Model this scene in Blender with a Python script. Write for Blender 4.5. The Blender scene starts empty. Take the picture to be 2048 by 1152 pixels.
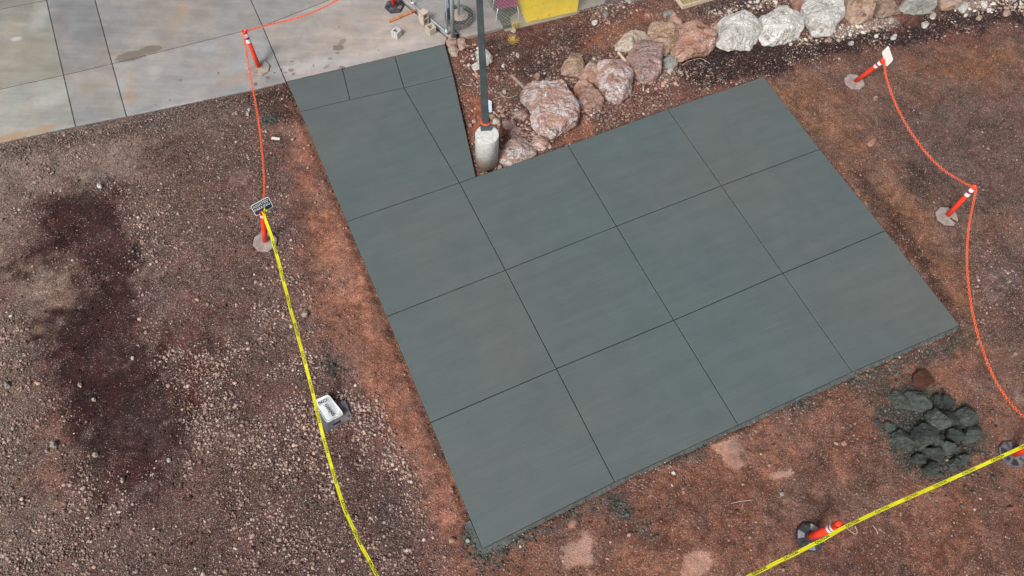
import bpy, math, random
import numpy as np
from mathutils import Matrix, Vector, Euler

random.seed(7)
S = bpy.context.scene
COL = S.collection

# ------------------------------------------------------------------ camera
CR = np.array([[0.99896318, -0.01586412, -0.04267201],
               [-0.00539507, 0.88946335, -0.45697467],
               [0.04520469, 0.45673108, 0.88845554]])
CH = 14.1816
CF = 1452.6784
cam_d = bpy.data.cameras.new("camera")
cam = bpy.data.objects.new("camera", cam_d)
COL.objects.link(cam)
cam_d.sensor_width = 36.0
cam_d.lens = CF / 2048 * 36.0
cam_d.clip_start = 0.1
cam_d.clip_end = 2000
m4 = Matrix.Identity(4)
for i in range(3):
    for j in range(3):
        m4[i][j] = CR[i, j]
m4[2][3] = CH
cam.matrix_world = m4
S.camera = cam

# ------------------------------------------------------------------ light
SUN_EL, SUN_AZ = 48.0, 214.0          # azimuth clockwise from +Y: light from the lower left
w = bpy.data.worlds.new("World")
S.world = w
w.use_nodes = True
wn = w.node_tree
sky = wn.nodes.new("ShaderNodeTexSky")
sky.sky_type = 'NISHITA'
sky.sun_disc = False
sky.sun_elevation = math.radians(SUN_EL)
sky.sun_rotation = math.radians(SUN_AZ)
sky.air_density = 1.0
sky.dust_density = 6.0
sky.ozone_density = 1.0
hs = wn.nodes.new("ShaderNodeHueSaturation")
hs.inputs['Saturation'].default_value = 0.38
wn.links.new(sky.outputs[0], hs.inputs['Color'])
bg = wn.nodes["Background"]
bg.inputs['Strength'].default_value = 0.082
wn.links.new(hs.outputs[0], bg.inputs['Color'])
sd = bpy.data.lights.new("sun", 'SUN')
sd.energy = 2.35
sd.angle = math.radians(17)
sd.color = (1.0, 0.965, 0.92)
so = bpy.data.objects.new("sun", sd)
COL.objects.link(so)
az, el = math.radians(SUN_AZ), math.radians(SUN_EL)
dirv = Vector((math.sin(az) * math.cos(el), math.cos(az) * math.cos(el), math.sin(el)))
so.rotation_euler = dirv.to_track_quat('Z', 'Y').to_euler()
S.view_settings.view_transform = 'Standard'
S.view_settings.look = 'None'
S.view_settings.gamma = 1.0
S.view_settings.exposure = 0.43


# ------------------------------------------------------------------ numeric helpers
def _hash(ix, iy, iz, seed):
    h = (ix.astype(np.int64) * 374761393 + iy.astype(np.int64) * 668265263 + iz.astype(np.int64) * 2147483647 + seed * 974634777) & 0xFFFFFFFF
    h = ((h ^ (h >> 13)) * 1274126177) & 0xFFFFFFFF
    h = ((h ^ (h >> 16)) * 2246822519) & 0xFFFFFFFF
    return ((h ^ (h >> 15)) & 0xFFFFFF) / float(0xFFFFFF) * 2 - 1


def vnoise(p, seed=0):
    p = np.asarray(p, float)
    i = np.floor(p).astype(np.int64)
    f = p - i
    f = f * f * (3 - 2 * f)
    r = 0
    for dx in (0, 1):
        wx = f[..., 0] if dx else 1 - f[..., 0]
        for dy in (0, 1):
            wy = f[..., 1] if dy else 1 - f[..., 1]
            for dz in (0, 1):
                wz = f[..., 2] if dz else 1 - f[..., 2]
                r = r + wx * wy * wz * _hash(i[..., 0] + dx, i[..., 1] + dy, i[..., 2] + dz, seed)
    return r


def fbm(p, seed=0, oct=4, lac=2.1, gain=0.5):
    p = np.asarray(p, float)
    a, s, r = 1.0, 0.0, 0
    for k in range(oct):
        r = r + a * vnoise(p, seed + k * 17)
        s += a
        a *= gain
        p = p * lac + 3.7
    return r / s


def fbm2(x, y, sc, seed, oct=4):
    return fbm(np.stack([x * sc, y * sc, np.full_like(x, seed * 0.37)], -1), seed, oct)


def sstep(a, b, x):
    t = np.clip((x - a) / (b - a), 0, 1)
    return t * t * (3 - 2 * t)


def U(px, py, z=0.0):
    """the point at height z that the survey of the photograph gives for a pixel"""
    d = CR @ np.array([(px - 1024) / CF, (576 - py) / CF, -1.0])
    t = (z - CH) / d[2]
    return np.array([t * d[0], t * d[1], z])


def sdist(poly, x, y):
    """signed distance to a polygon, positive inside"""
    poly = np.asarray(poly, float)
    n = len(poly)
    d = np.full(x.shape, 1e9)
    ins = np.zeros(x.shape, bool)
    for i in range(n):
        ax, ay = poly[i]
        bx, by = poly[(i + 1) % n]
        ex, ey = bx - ax, by - ay
        L = ex * ex + ey * ey + 1e-12
        t = np.clip(((x - ax) * ex + (y - ay) * ey) / L, 0, 1)
        d = np.minimum(d, np.hypot(x - ax - t * ex, y - ay - t * ey))
        c = ((ay > y) != (by > y)) & (x < (bx - ax) * (y - ay) / (by - ay + 1e-12) + ax)
        ins ^= c
    return np.where(ins, d, -d)


def wp(pts, z=0.0):
    return np.array([U(a, b, z)[:2] for a, b in pts])


SLAB = wp([(573, 163), (890, 88), (907, 151), (952, 353), (1136, 290), (1335, 218), (1527, 153),
           (1640, 298), (1771, 461), (1920, 651), (1705, 744), (1477, 850), (1230, 964), (965, 1098),
           (861, 845), (773, 633), (693, 443), (600, 223)])
PAVE = wp([(-200, 334), (0, 287), (151, 254), (253, 235), (520, 177), (573, 165), (890, 88), (893, 75), (930, 80), (1008, 60),
           (1055, 48), (1215, 12), (1240, -140), (-200, -140)])
BANK = wp([(1250, 110), (1450, 70), (1600, 40), (1760, 5), (2048, -40)])


def height(x, y):
    x = np.asarray(x, float)
    y = np.asarray(y, float)
    h = -0.062 + 0.030 * fbm2(x, y, 0.45, 3, 3) + 0.016 * fbm2(x, y, 2.3, 5, 3)
    # bank that rises behind the row of boulders
    bx0, by0 = BANK[0]
    bx1, by1 = BANK[-1]
    L = math.hypot(bx1 - bx0, by1 - by0)
    tx, ty = (bx1 - bx0) / L, (by1 - by0) / L
    al = (x - bx0) * tx + (y - by0) * ty
    ac = -(x - bx0) * ty + (y - by0) * tx
    h = h + 0.16 * sstep(-0.5, 0.7, ac) * sstep(-1.5, 1.5, al)
    return h


def ground_z(x, y):
    return float(height(np.array([x]), np.array([y]))[0])


def G(px, py, up=0.0):
    z = -0.06
    for _ in range(4):
        p = U(px, py, z + up)
        z = ground_z(p[0], p[1])
    return np.array([p[0], p[1], z])


# ------------------------------------------------------------------ object helpers
def link(o, parent=None):
    COL.objects.link(o)
    if parent is not None:
        o.parent = parent
    return o


def tag(o, label=None, cat=None, group=None, kind=None):
    if label:
        o['label'] = label
    if cat:
        o['category'] = cat
    if group:
        o['group'] = group
    if kind:
        o['kind'] = kind
    return o


def mesh(name, V, F, mats, parent=None, smooth=False, loc=None, midx=None):
    me = bpy.data.meshes.new(name)
    me.from_pydata([tuple(map(float, v)) for v in V], [], [tuple(f) for f in F])
    for m in (mats if isinstance(mats, (list, tuple)) else [mats]):
        me.materials.append(m)
    if midx is not None:
        me.polygons.foreach_set('material_index', midx)
    if smooth:
        me.polygons.foreach_set('use_smooth', [True] * len(me.polygons))
    me.update()
    o = bpy.data.objects.new(name, me)
    if loc is not None:
        o.location = loc
    return link(o, parent)


def empty(name, loc, rz=0.0):
    o = bpy.data.objects.new(name, None)
    o.empty_display_size = 0.1
    o.location = tuple(map(float, loc))
    o.rotation_euler = (0, 0, rz)
    return link(o)


class MB:
    def __init__(s):
        s.V, s.F, s.M = [], [], []

    def add(s, V, F, m=0):
        b = len(s.V)
        s.V += [tuple(map(float, v)) for v in V]
        s.F += [tuple(b + i for i in f) for f in F]
        s.M += [m] * len(F)
        return s

    def box(s, c, size, rz=0.0, m=0, bev=0.0):
        hx, hy, hz = size[0] / 2, size[1] / 2, size[2] / 2
        cs, sn = math.cos(rz), math.sin(rz)
        b = min(bev, hx * .9, hy * .9, hz * .9)
        if b <= 0:
            loops = [(hx, hy, -hz), (hx, hy, hz)]
        else:
            loops = [(hx - b, hy - b, -hz), (hx, hy, -hz + b), (hx, hy, hz - b), (hx - b, hy - b, hz)]
        V = []
        for (a, d, z) in loops:
            for (i, j) in ((-1, -1), (1, -1), (1, 1), (-1, 1)):
                x, y = a * i, d * j
                V.append((c[0] + x * cs - y * sn, c[1] + x * sn + y * cs, c[2] + z))
        F = [(3, 2, 1, 0)]
        n = len(loops)
        for k in range(n - 1):
            for i in range(4):
                j = (i + 1) % 4
                F.append((4 * k + i, 4 * k + j, 4 * k + 4 + j, 4 * k + 4 + i))
        t = 4 * (n - 1)
        F.append((t, t + 1, t + 2, t + 3))
        return s.add(V, F, m)

    def lathe(s, prof, n=20, c=(0, 0, 0), m=0, ph=0.0, cap0=True, cap1=True):
        V, F = [], []
        for (r, z) in prof:
            for k in range(n):
                a = 2 * math.pi * k / n + ph
                V.append((c[0] + r * math.cos(a), c[1] + r * math.sin(a), c[2] + z))
        for i in range(len(prof) - 1):
            for k in range(n):
                j = (k + 1) % n
                F.append((i * n + k, i * n + j, (i + 1) * n + j, (i + 1) * n + k))
        if cap0:
            F.append(tuple(range(n - 1, -1, -1)))
        if cap1:
            b = (len(prof) - 1) * n
            F.append(tuple(b + k for k in range(n)))
        return s.add(V, F, m)

    def tube(s, pts, r, n=6, m=0, closed=False, cap=True):
        pts = [np.array(p, float) for p in pts]
        N = len(pts)
        rr = r if isinstance(r, (list, tuple)) else [r] * N
        V, F = [], []
        up = None
        for i in range(N):
            a = pts[i - 1] if (i > 0 or closed) else pts[i]
            b = pts[(i + 1) % N] if (i < N - 1 or closed) else pts[i]
            t = b - a
            t = t / (np.linalg.norm(t) + 1e-12)
            if up is None:
                up = np.array([0, 0, 1.0]) if abs(t[2]) < 0.9 else np.array([1.0, 0, 0])
            u = np.cross(t, up)
            u /= np.linalg.norm(u) + 1e-12
            v = np.cross(u, t)
            up = v
            for k in range(n):
                an = 2 * math.pi * k / n
                V.append(pts[i] + rr[i] * (math.cos(an) * u + math.sin(an) * v))
        for i in range(N if closed else N - 1):
            j2 = (i + 1) % N
            for k in range(n):
                j = (k + 1) % n
                F.append((i * n + k, i * n + j, j2 * n + j, j2 * n + k))
        if cap and not closed:
            F.append(tuple(range(n - 1, -1, -1)))
            F.append(tuple((N - 1) * n + k for k in range(n)))
        return s.add(V, F, m)

    def obj(s, name, mats, parent=None, smooth=False, loc=None):
        return mesh(name, s.V, s.F, mats, parent, smooth, loc, s.M)


# ------------------------------------------------------------------ materials
def newmat(name):
    m = bpy.data.materials.new(name)
    m.use_nodes = True
    return m, m.node_tree, m.node_tree.nodes['Principled BSDF']


def nd(nt, kind, **kw):
    n = nt.nodes.new(kind)
    for k, v in kw.items():
        if k.startswith('_'):
            setattr(n, k[1:], v)
        else:
            n.inputs[k.replace('__', ' ')].default_value = v
    return n


def mixc(nt, fac, a, b, blend='MIX'):
    n = nt.nodes.new('ShaderNodeMix')
    n.data_type = 'RGBA'
    n.blend_type = blend
    for sock, v in ((n.inputs[0], fac), (n.inputs[6], a), (n.inputs[7], b)):
        if hasattr(v, 'node'):
            nt.links.new(v, sock)
        elif isinstance(v, (int, float)):
            sock.default_value = v
        else:
            sock.default_value = (*v, 1.0)
    return n.outputs[2]


def math_(nt, op, a, b=None, c=None, clamp=False):
    n = nt.nodes.new('ShaderNodeMath')
    n.operation = op
    n.use_clamp = clamp
    for i, v in enumerate((a, b, c)):
        if v is None:
            continue
        if hasattr(v, 'node'):
            nt.links.new(v, n.inputs[i])
        else:
            n.inputs[i].default_value = v
    return n.outputs[0]


def ramp(nt, src, a, b, lo=0.0, hi=1.0):
    n = nt.nodes.new('ShaderNodeMapRange')
    n.interpolation_type = 'SMOOTHSTEP'
    nt.links.new(src, n.inputs['Value'])
    n.inputs['From Min'].default_value = a
    n.inputs['From Max'].default_value = b
    n.inputs['To Min'].default_value = lo
    n.inputs['To Max'].default_value = hi
    return n.outputs['Result']


def noise(nt, vec, scale, detail=4, rough=0.55, dist=0.0):
    n = nt.nodes.new('ShaderNodeTexNoise')
    n.inputs['Scale'].default_value = scale
    n.inputs['Detail'].default_value = detail
    n.inputs['Roughness'].default_value = rough
    n.inputs['Distortion'].default_value = dist
    if vec is not None:
        nt.links.new(vec, n.inputs['Vector'])
    return n.outputs['Fac']


def bump(nt, bs, h, strength, dist):
    n = nt.nodes.new('ShaderNodeBump')
    n.inputs['Strength'].default_value = strength
    n.inputs['Distance'].default_value = dist
    nt.links.new(h, n.inputs['Height'])
    nt.links.new(n.outputs[0], bs.inputs['Normal'])


def coords(nt, which='Object'):
    return nt.nodes.new('ShaderNodeTexCoord').outputs[which]


def simple(name, col, rough=0.6, var=0.15, scale=12.0, metal=0.0, bmp=0.2, bdist=0.003, dirt=None, dirtamt=0.0, dirtscale=5.0):
    m, nt, bs = newmat(name)
    c = coords(nt)
    n1 = noise(nt, c, scale, 5)
    dark = tuple(x * (1 - var) for x in col)
    lite = tuple(min(1, x * (1 + var)) for x in col)
    out = mixc(nt, ramp(nt, n1, 0.3, 0.7), dark, lite)
    if dirt:
        n2 = noise(nt, c, dirtscale, 6, 0.65)
        out = mixc(nt, ramp(nt, n2, 0.62 - dirtamt * .35, 0.72 - dirtamt * .2), out, dirt)
    nt.links.new(out, bs.inputs['Base Color'])
    bs.inputs['Roughness'].default_value = rough
    bs.inputs['Metallic'].default_value = metal
    n3 = noise(nt, c, scale * 6, 4)
    bump(nt, bs, n3, bmp, bdist)
    return m


def lin(r, g, b):
    f = lambda v: (v / 255 / 12.92) if v / 255 <= 0.04045 else ((v / 255 + 0.055) / 1.055) ** 2.4
    return (f(r), f(g), f(b))


def alb(r, g, b, k=0.86):
    return tuple(min(0.9, v * k) for v in lin(r, g, b))


M = {}
M['orange'] = simple('orange_plastic', (0.86, 0.055, 0.022), 0.42, 0.08, 6, bmp=0.05, dirt=(0.45, 0.05, 0.03), dirtamt=0.1)
M['orange_chain'] = simple('orange_chain_plastic', (0.85, 0.13, 0.04), 0.45, 0.1, 4, bmp=0.05)
M['band'] = simple('white_band', (0.80, 0.78, 0.78), 0.4, 0.06, 20, bmp=0.03)
M['magenta'] = simple('purple_band', (0.30, 0.02, 0.10), 0.45, 0.1, 20, bmp=0.03)
M['rubber_tan'] = simple('dusty_rubber', alb(146, 132, 126), 0.9, 0.14, 9, dirt=alb(168, 155, 148), dirtamt=0.4, bmp=0.3)
M['rubber_black'] = simple('black_rubber', (0.022, 0.023, 0.027), 0.62, 0.3, 9, dirt=(0.075, 0.07, 0.075), dirtamt=0.25, bmp=0.3)
M['rubber_grey'] = simple('dusty_black_rubber', (0.085, 0.082, 0.10), 0.85, 0.3, 8, dirt=(0.17, 0.15, 0.155), dirtamt=0.4, bmp=0.4)
M['pad'] = simple('pale_dust_pad', (0.20, 0.205, 0.225), 0.85, 0.25, 25, dirt=(0.33, 0.32, 0.32), dirtamt=0.3, bmp=0.4)
M['sign_navy'] = simple('navy_sign', (0.012, 0.03, 0.075), 0.4, 0.1, 5, bmp=0.02)
M['sign_white'] = simple('white_sign', (0.82, 0.82, 0.78), 0.4, 0.04, 5, bmp=0.02)
M['letter_white'] = simple('white_lettering', (0.85, 0.86, 0.87), 0.4, 0.02, 5, bmp=0.0)
M['ink'] = simple('black_ink', (0.012, 0.012, 0.014), 0.5, 0.1, 5, bmp=0.0)
M['tray'] = simple('white_plastic_tray', (0.62, 0.66, 0.67), 0.35, 0.05, 6, bmp=0.03, dirt=(0.42, 0.43, 0.42), dirtamt=0.2)
M['tape'] = simple('yellow_tape', (0.56, 0.535, 0.010), 0.35, 0.12, 3, bmp=0.05)
M['galv'] = simple('galvanised_steel', (0.30, 0.37, 0.385), 0.45, 0.2, 22, metal=0.1, bmp=0.1)
M['wire'] = simple('galvanised_wire', (0.33, 0.36, 0.37), 0.45, 0.1, 5, metal=0.1, bmp=0.0)
M['pole'] = simple('bronze_grey_pole', (0.052, 0.066, 0.072), 0.5, 0.2, 3, bmp=0.08, dirt=(0.075, 0.085, 0.09), dirtamt=0.2)
M['chrome'] = simple('chrome_tube', (0.80, 0.82, 0.84), 0.25, 0.05, 3, metal=0.3, bmp=0.0)
M['maroon'] = simple('maroon_vinyl', (0.17, 0.025, 0.075), 0.5, 0.2, 14, bmp=0.15, dirt=(0.3, 0.07, 0.15), dirtamt=0.2)
M['yellow'] = simple('yellow_painted_steel', (0.93, 0.68, 0.006), 0.45, 0.06, 3, bmp=0.08, dirt=(0.55, 0.36, 0.02), dirtamt=0.12)
M['tyre'] = simple('tyre_rubber', (0.02, 0.021, 0.024), 0.75, 0.3, 14, dirt=(0.16, 0.14, 0.125), dirtamt=0.35, bmp=0.4)
M['tyre_dusty'] = simple('dusty_tyre_side', (0.16, 0.145, 0.13), 0.9, 0.35, 9, dirt=(0.04, 0.04, 0.04), dirtamt=0.3, bmp=0.4)
M['tan_concrete'] = simple('tan_concrete', (0.40, 0.33, 0.28), 0.9, 0.15, 8, dirt=(0.25, 0.17, 0.13), dirtamt=0.2, bmp=0.5)
M['cmu_grey'] = simple('grey_block', (0.46, 0.47, 0.46), 0.95, 0.15, 20, bmp=0.8, bdist=0.006, dirt=(0.28, 0.28, 0.27), dirtamt=0.2)
M['cmu_tan'] = simple('tan_block', (0.46, 0.39, 0.32), 0.95, 0.15, 20, bmp=0.8, bdist=0.006, dirt=(0.29, 0.23, 0.18), dirtamt=0.25)
M['wood_orange'] = simple('raw_lumber', (0.42, 0.17, 0.075), 0.8, 0.35, 14, bmp=0.5, dirt=(0.2, 0.075, 0.035), dirtamt=0.3)
M['wood_grey'] = simple('weathered_stake', (0.27, 0.22, 0.20), 0.85, 0.2, 20, bmp=0.5)
M['wood_olive'] = simple('stained_tray_wood', (0.30, 0.25, 0.12), 0.7, 0.3, 8, bmp=0.5, dirt=(0.14, 0.12, 0.065), dirtamt=0.3)
M['wood_pale'] = simple('pale_wood_chip', (0.58, 0.45, 0.33), 0.85, 0.2, 20, bmp=0.5)
M['card'] = simple('pale_blue_card', (0.42, 0.52, 0.60), 0.6, 0.08, 8, bmp=0.05)
M['paper'] = simple('pale_scrap', (0.62, 0.56, 0.48), 0.7, 0.12, 20, bmp=0.1)
M['string'] = simple('pale_string', (0.55, 0.48, 0.42), 0.7, 0.1, 20, bmp=0.1)
M['straw'] = simple('dry_grass', (0.50, 0.37, 0.10), 0.8, 0.3, 20, bmp=0.1)
M['mat'] = simple('grey_green_shadow_sheet', (0.075, 0.08, 0.062), 0.9, 0.3, 14, bmp=0.4)  # colour of the shadow-like sheet added under the chair
M['rust'] = simple('rusty_slot', (0.035, 0.018, 0.016), 0.9, 0.4, 30, bmp=0.3, dirt=(0.25, 0.07, 0.03), dirtamt=0.2)


def footing_mat():
    m, nt, bs = newmat('footing_concrete')
    c = coords(nt)
    sep = nt.nodes.new('ShaderNodeSeparateXYZ')
    nt.links.new(c, sep.inputs[0])
    n1 = noise(nt, c, 3.0, 6, 0.6)
    n2 = noise(nt, c, 14, 5, 0.6)
    base = mixc(nt, ramp(nt, n2, 0.3, 0.7), (0.42, 0.43, 0.41), (0.58, 0.59, 0.56))
    z = math_(nt, 'ADD', sep.outputs[2], math_(nt, 'MULTIPLY', n1, 0.5))
    splash = ramp(nt, z, 0.78, 0.50)
    out = mixc(nt, math_(nt, 'MULTIPLY', splash, 0.75), base, (0.42, 0.26, 0.19))
    nt.links.new(out, bs.inputs['Base Color'])
    bs.inputs['Roughness'].default_value = 0.9
    bump(nt, bs, n2, 0.4, 0.01)
    return m


M['footing'] = footing_mat()


def soil_mat():
    m, nt, bs = newmat('soil')
    c = coords(nt)
    at = nt.nodes.new('ShaderNodeAttribute')
    at.attribute_name = 'soil'
    col = at.outputs['Color']
    gr = nt.nodes.new('ShaderNodeAttribute')
    gr.attribute_name = 'grit'
    grit = gr.outputs['Fac']
    na = noise(nt, c, 1.6, 7, 0.62)
    nb = noise(nt, c, 9.0, 8, 0.7)
    nc = noise(nt, c, 42.0, 5, 0.7)
    v = mixc(nt, ramp(nt, nb, 0.32, 0.68), (0.70, 0.68, 0.68), (1.28, 1.26, 1.24))
    calm = ramp(nt, grit, 0.02, 0.14, 0.25, 1.0)
    col = mixc(nt, calm, col, v, 'MULTIPLY')
    v = mixc(nt, ramp(nt, na, 0.3, 0.7), (0.82, 0.80, 0.80), (1.2, 1.17, 1.14))
    col = mixc(nt, 1.0, col, v, 'MULTIPLY')
    v = mixc(nt, ramp(nt, nc, 0.3, 0.7), (0.6, 0.59, 0.58), (1.35, 1.35, 1.35))
    col = mixc(nt, math_(nt, 'MULTIPLY', calm, 0.8), col, v, 'MULTIPLY')
    # fine grit: small pale and dark grains
    for sc, thr, amt in ((95.0, 0.62, 0.75), (55.0, 0.70, 0.6)):
        vo = nt.nodes.new('ShaderNodeTexVoronoi')
        vo.inputs['Scale'].default_value = sc * (1.0 if sc > 60 else 0.75)
        nt.links.new(c, vo.inputs['Vector'])
        sp = nt.nodes.new('ShaderNodeSeparateColor')
        nt.links.new(vo.outputs['Color'], sp.inputs[0])
        cell = mixc(nt, sp.outputs[1], (0.70, 0.68, 0.67), (1.36, 1.36, 1.36))
        col = mixc(nt, math_(nt, 'MULTIPLY', calm, 0.65), col, cell, 'MULTIPLY')
        inside = ramp(nt, vo.outputs['Distance'], 0.55, 0.30)
        pick = math_(nt, 'GREATER_THAN', math_(nt, 'ADD', sp.outputs[0], math_(nt, 'MULTIPLY', grit, 0.55)), 1.02)
        fac = math_(nt, 'MULTIPLY', math_(nt, 'MULTIPLY', inside, pick), amt)
        gc = mixc(nt, sp.outputs[1], (0.20, 0.15, 0.13), (0.50, 0.43, 0.39))
        col = mixc(nt, fac, col, gc)
        dk = math_(nt, 'MULTIPLY', math_(nt, 'GREATER_THAN', sp.outputs[2], 0.80), math_(nt, 'MULTIPLY', inside, 0.45))
        col = mixc(nt, dk, col, (0.030, 0.020, 0.020))
        last = vo
    nt.links.new(col, bs.inputs['Base Color'])
    bs.inputs['Roughness'].default_value = 0.95
    bs.inputs['Specular IOR Level'].default_value = 0.2
    hh = math_(nt, 'ADD', math_(nt, 'MULTIPLY', nb, 1.0), math_(nt, 'MULTIPLY', nc, 0.45))
    hh = math_(nt, 'SUBTRACT', hh, math_(nt, 'MULTIPLY', last.outputs['Distance'], 0.25))
    bump(nt, bs, hh, 0.9, 0.035)
    return m


M['soil'] = soil_mat()


def attr_mat(name, attr, rough=0.9, bs_=0.5, nsc=60.0):
    m, nt, bs = newmat(name)
    at = nt.nodes.new('ShaderNodeAttribute')
    at.attribute_name = attr
    c = coords(nt)
    n1 = noise(nt, c, nsc, 4)
    v = mixc(nt, ramp(nt, n1, 0.3, 0.7), (0.75, 0.74, 0.73), (1.2, 1.2, 1.2))
    col = mixc(nt, 1.0, at.outputs['Color'], v, 'MULTIPLY')
    nt.links.new(col, bs.inputs['Base Color'])
    bs.inputs['Roughness'].default_value = rough
    bs.inputs['Specular IOR Level'].default_value = 0.25
    bump(nt, bs, n1, bs_, 0.006)
    return m


M['gravel'] = attr_mat('gravel_stone', 'col')


def slab_mat():
    m, nt, bs = newmat('fresh_concrete')
    c = coords(nt)
    mp = nt.nodes.new('ShaderNodeMapping')
    e = SLAB[4] - SLAB[3]
    ang = math.atan2(e[1], e[0])
    mp.inputs['Rotation'].default_value = (0, 0, -ang)
    nt.links.new(c, mp.inputs[0])
    mp2 = nt.nodes.new('ShaderNodeMapping')
    mp2.inputs['Scale'].default_value = (0.45, 4.0, 1)
    nt.links.new(mp.outputs[0], mp2.inputs[0])
    mp3 = nt.nodes.new('ShaderNodeMapping')
    mp3.inputs['Scale'].default_value = (1.0, 55.0, 1)
    nt.links.new(mp.outputs[0], mp3.inputs[0])
    n0 = noise(nt, c, 0.22, 3, 0.5, 0.3)
    n1 = noise(nt, mp2.outputs[0], 1.0, 5, 0.55)
    n2 = noise(nt, mp3.outputs[0], 1.0, 4, 0.6)
    n3 = noise(nt, c, 55, 4, 0.6)
    n4 = noise(nt, c, 1.4, 6, 0.65, 0.8)
    col = mixc(nt, ramp(nt, n0, 0.35, 0.65), (0.077, 0.104, 0.107), (0.091, 0.105, 0.101))
    col = mixc(nt, 1.0, col, mixc(nt, ramp(nt, n1, 0.25, 0.75), (0.94, 0.94, 0.945), (1.05, 1.05, 1.05)), 'MULTIPLY')
    col = mixc(nt, 1.0, col, mixc(nt, ramp(nt, n2, 0.25, 0.75), (0.92, 0.92, 0.92), (1.07, 1.07, 1.07)), 'MULTIPLY')
    col = mixc(nt, 1.0, col, mixc(nt, ramp(nt, n3, 0.25, 0.75), (0.87, 0.87, 0.87), (1.12, 1.12, 1.12)), 'MULTIPLY')
    col = mixc(nt, 1.0, col, mixc(nt, ramp(nt, n4, 0.3, 0.72), (0.975, 0.975, 0.98), (1.02, 1.02, 1.015)), 'MULTIPLY')
    nt.links.new(col, bs.inputs['Base Color'])
    r = ramp(nt, n4, 0.3, 0.7, 0.52, 0.72)
    nt.links.new(r, bs.inputs['Roughness'])
    bump(nt, bs, math_(nt, 'ADD', math_(nt, 'MULTIPLY', n2, 0.7), n3), 0.35, 0.003)
    return m


M['slab'] = slab_mat()
M['joint'] = simple('joint_filler_grey', (0.012, 0.015, 0.015), 0.9, 0.3, 10)  # dark filler at the bottom of the joints, its own colour
M['slab_side'] = simple('slab_side_concrete', (0.080, 0.092, 0.088), 0.9, 0.3, 14, bmp=0.8, bdist=0.02, dirt=(0.06, 0.07, 0.068), dirtamt=0.3)


def blobs(nt, pos, lst, warp=0.5, wscale=9.0, lo=1.1, hi=0.85):
    """soft-edged stain shapes lying at fixed places of the floor; lst: (px,py,long_px,short_px,angle,strength)"""
    res = None
    n = noise(nt, pos, wscale, 5, 0.6)
    for (px, py, a, b, ang, st) in lst:
        c0 = U(px, py, 0)
        e = U(px + a * math.cos(ang), py + a * math.sin(ang), 0) - c0
        f = U(px - b * math.sin(ang), py + b * math.cos(ang), 0) - c0
        A = np.linalg.norm(e[:2])
        B = np.linalg.norm(f[:2])
        th = math.atan2(e[1], e[0])
        sub = nt.nodes.new('ShaderNodeVectorMath')
        sub.operation = 'SUBTRACT'
        nt.links.new(pos, sub.inputs[0])
        sub.inputs[1].default_value = (c0[0], c0[1], 0)
        mp = nt.nodes.new('ShaderNodeMapping')
        mp.vector_type = 'POINT'
        # rotate then scale: the mapping node scales first, so two nodes
        mp.inputs['Rotation'].default_value = (0, 0, -th)
        nt.links.new(sub.outputs[0], mp.inputs[0])
        mp2 = nt.nodes.new('ShaderNodeMapping')
        mp2.inputs['Scale'].default_value = (1 / A, 1 / B, 0)
        nt.links.new(mp.outputs[0], mp2.inputs[0])
        ln = nt.nodes.new('ShaderNodeVectorMath')
        ln.operation = 'LENGTH'
        nt.links.new(mp2.outputs[0], ln.inputs[0])
        d = math_(nt, 'ADD', ln.outputs['Value'], math_(nt, 'MULTIPLY', math_(nt, 'SUBTRACT', n, 0.5), warp * 2))
        f = math_(nt, 'MULTIPLY', ramp(nt, d, lo, hi), st)
        res = f if res is None else math_(nt, 'MAXIMUM', res, f)
    return res


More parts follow.
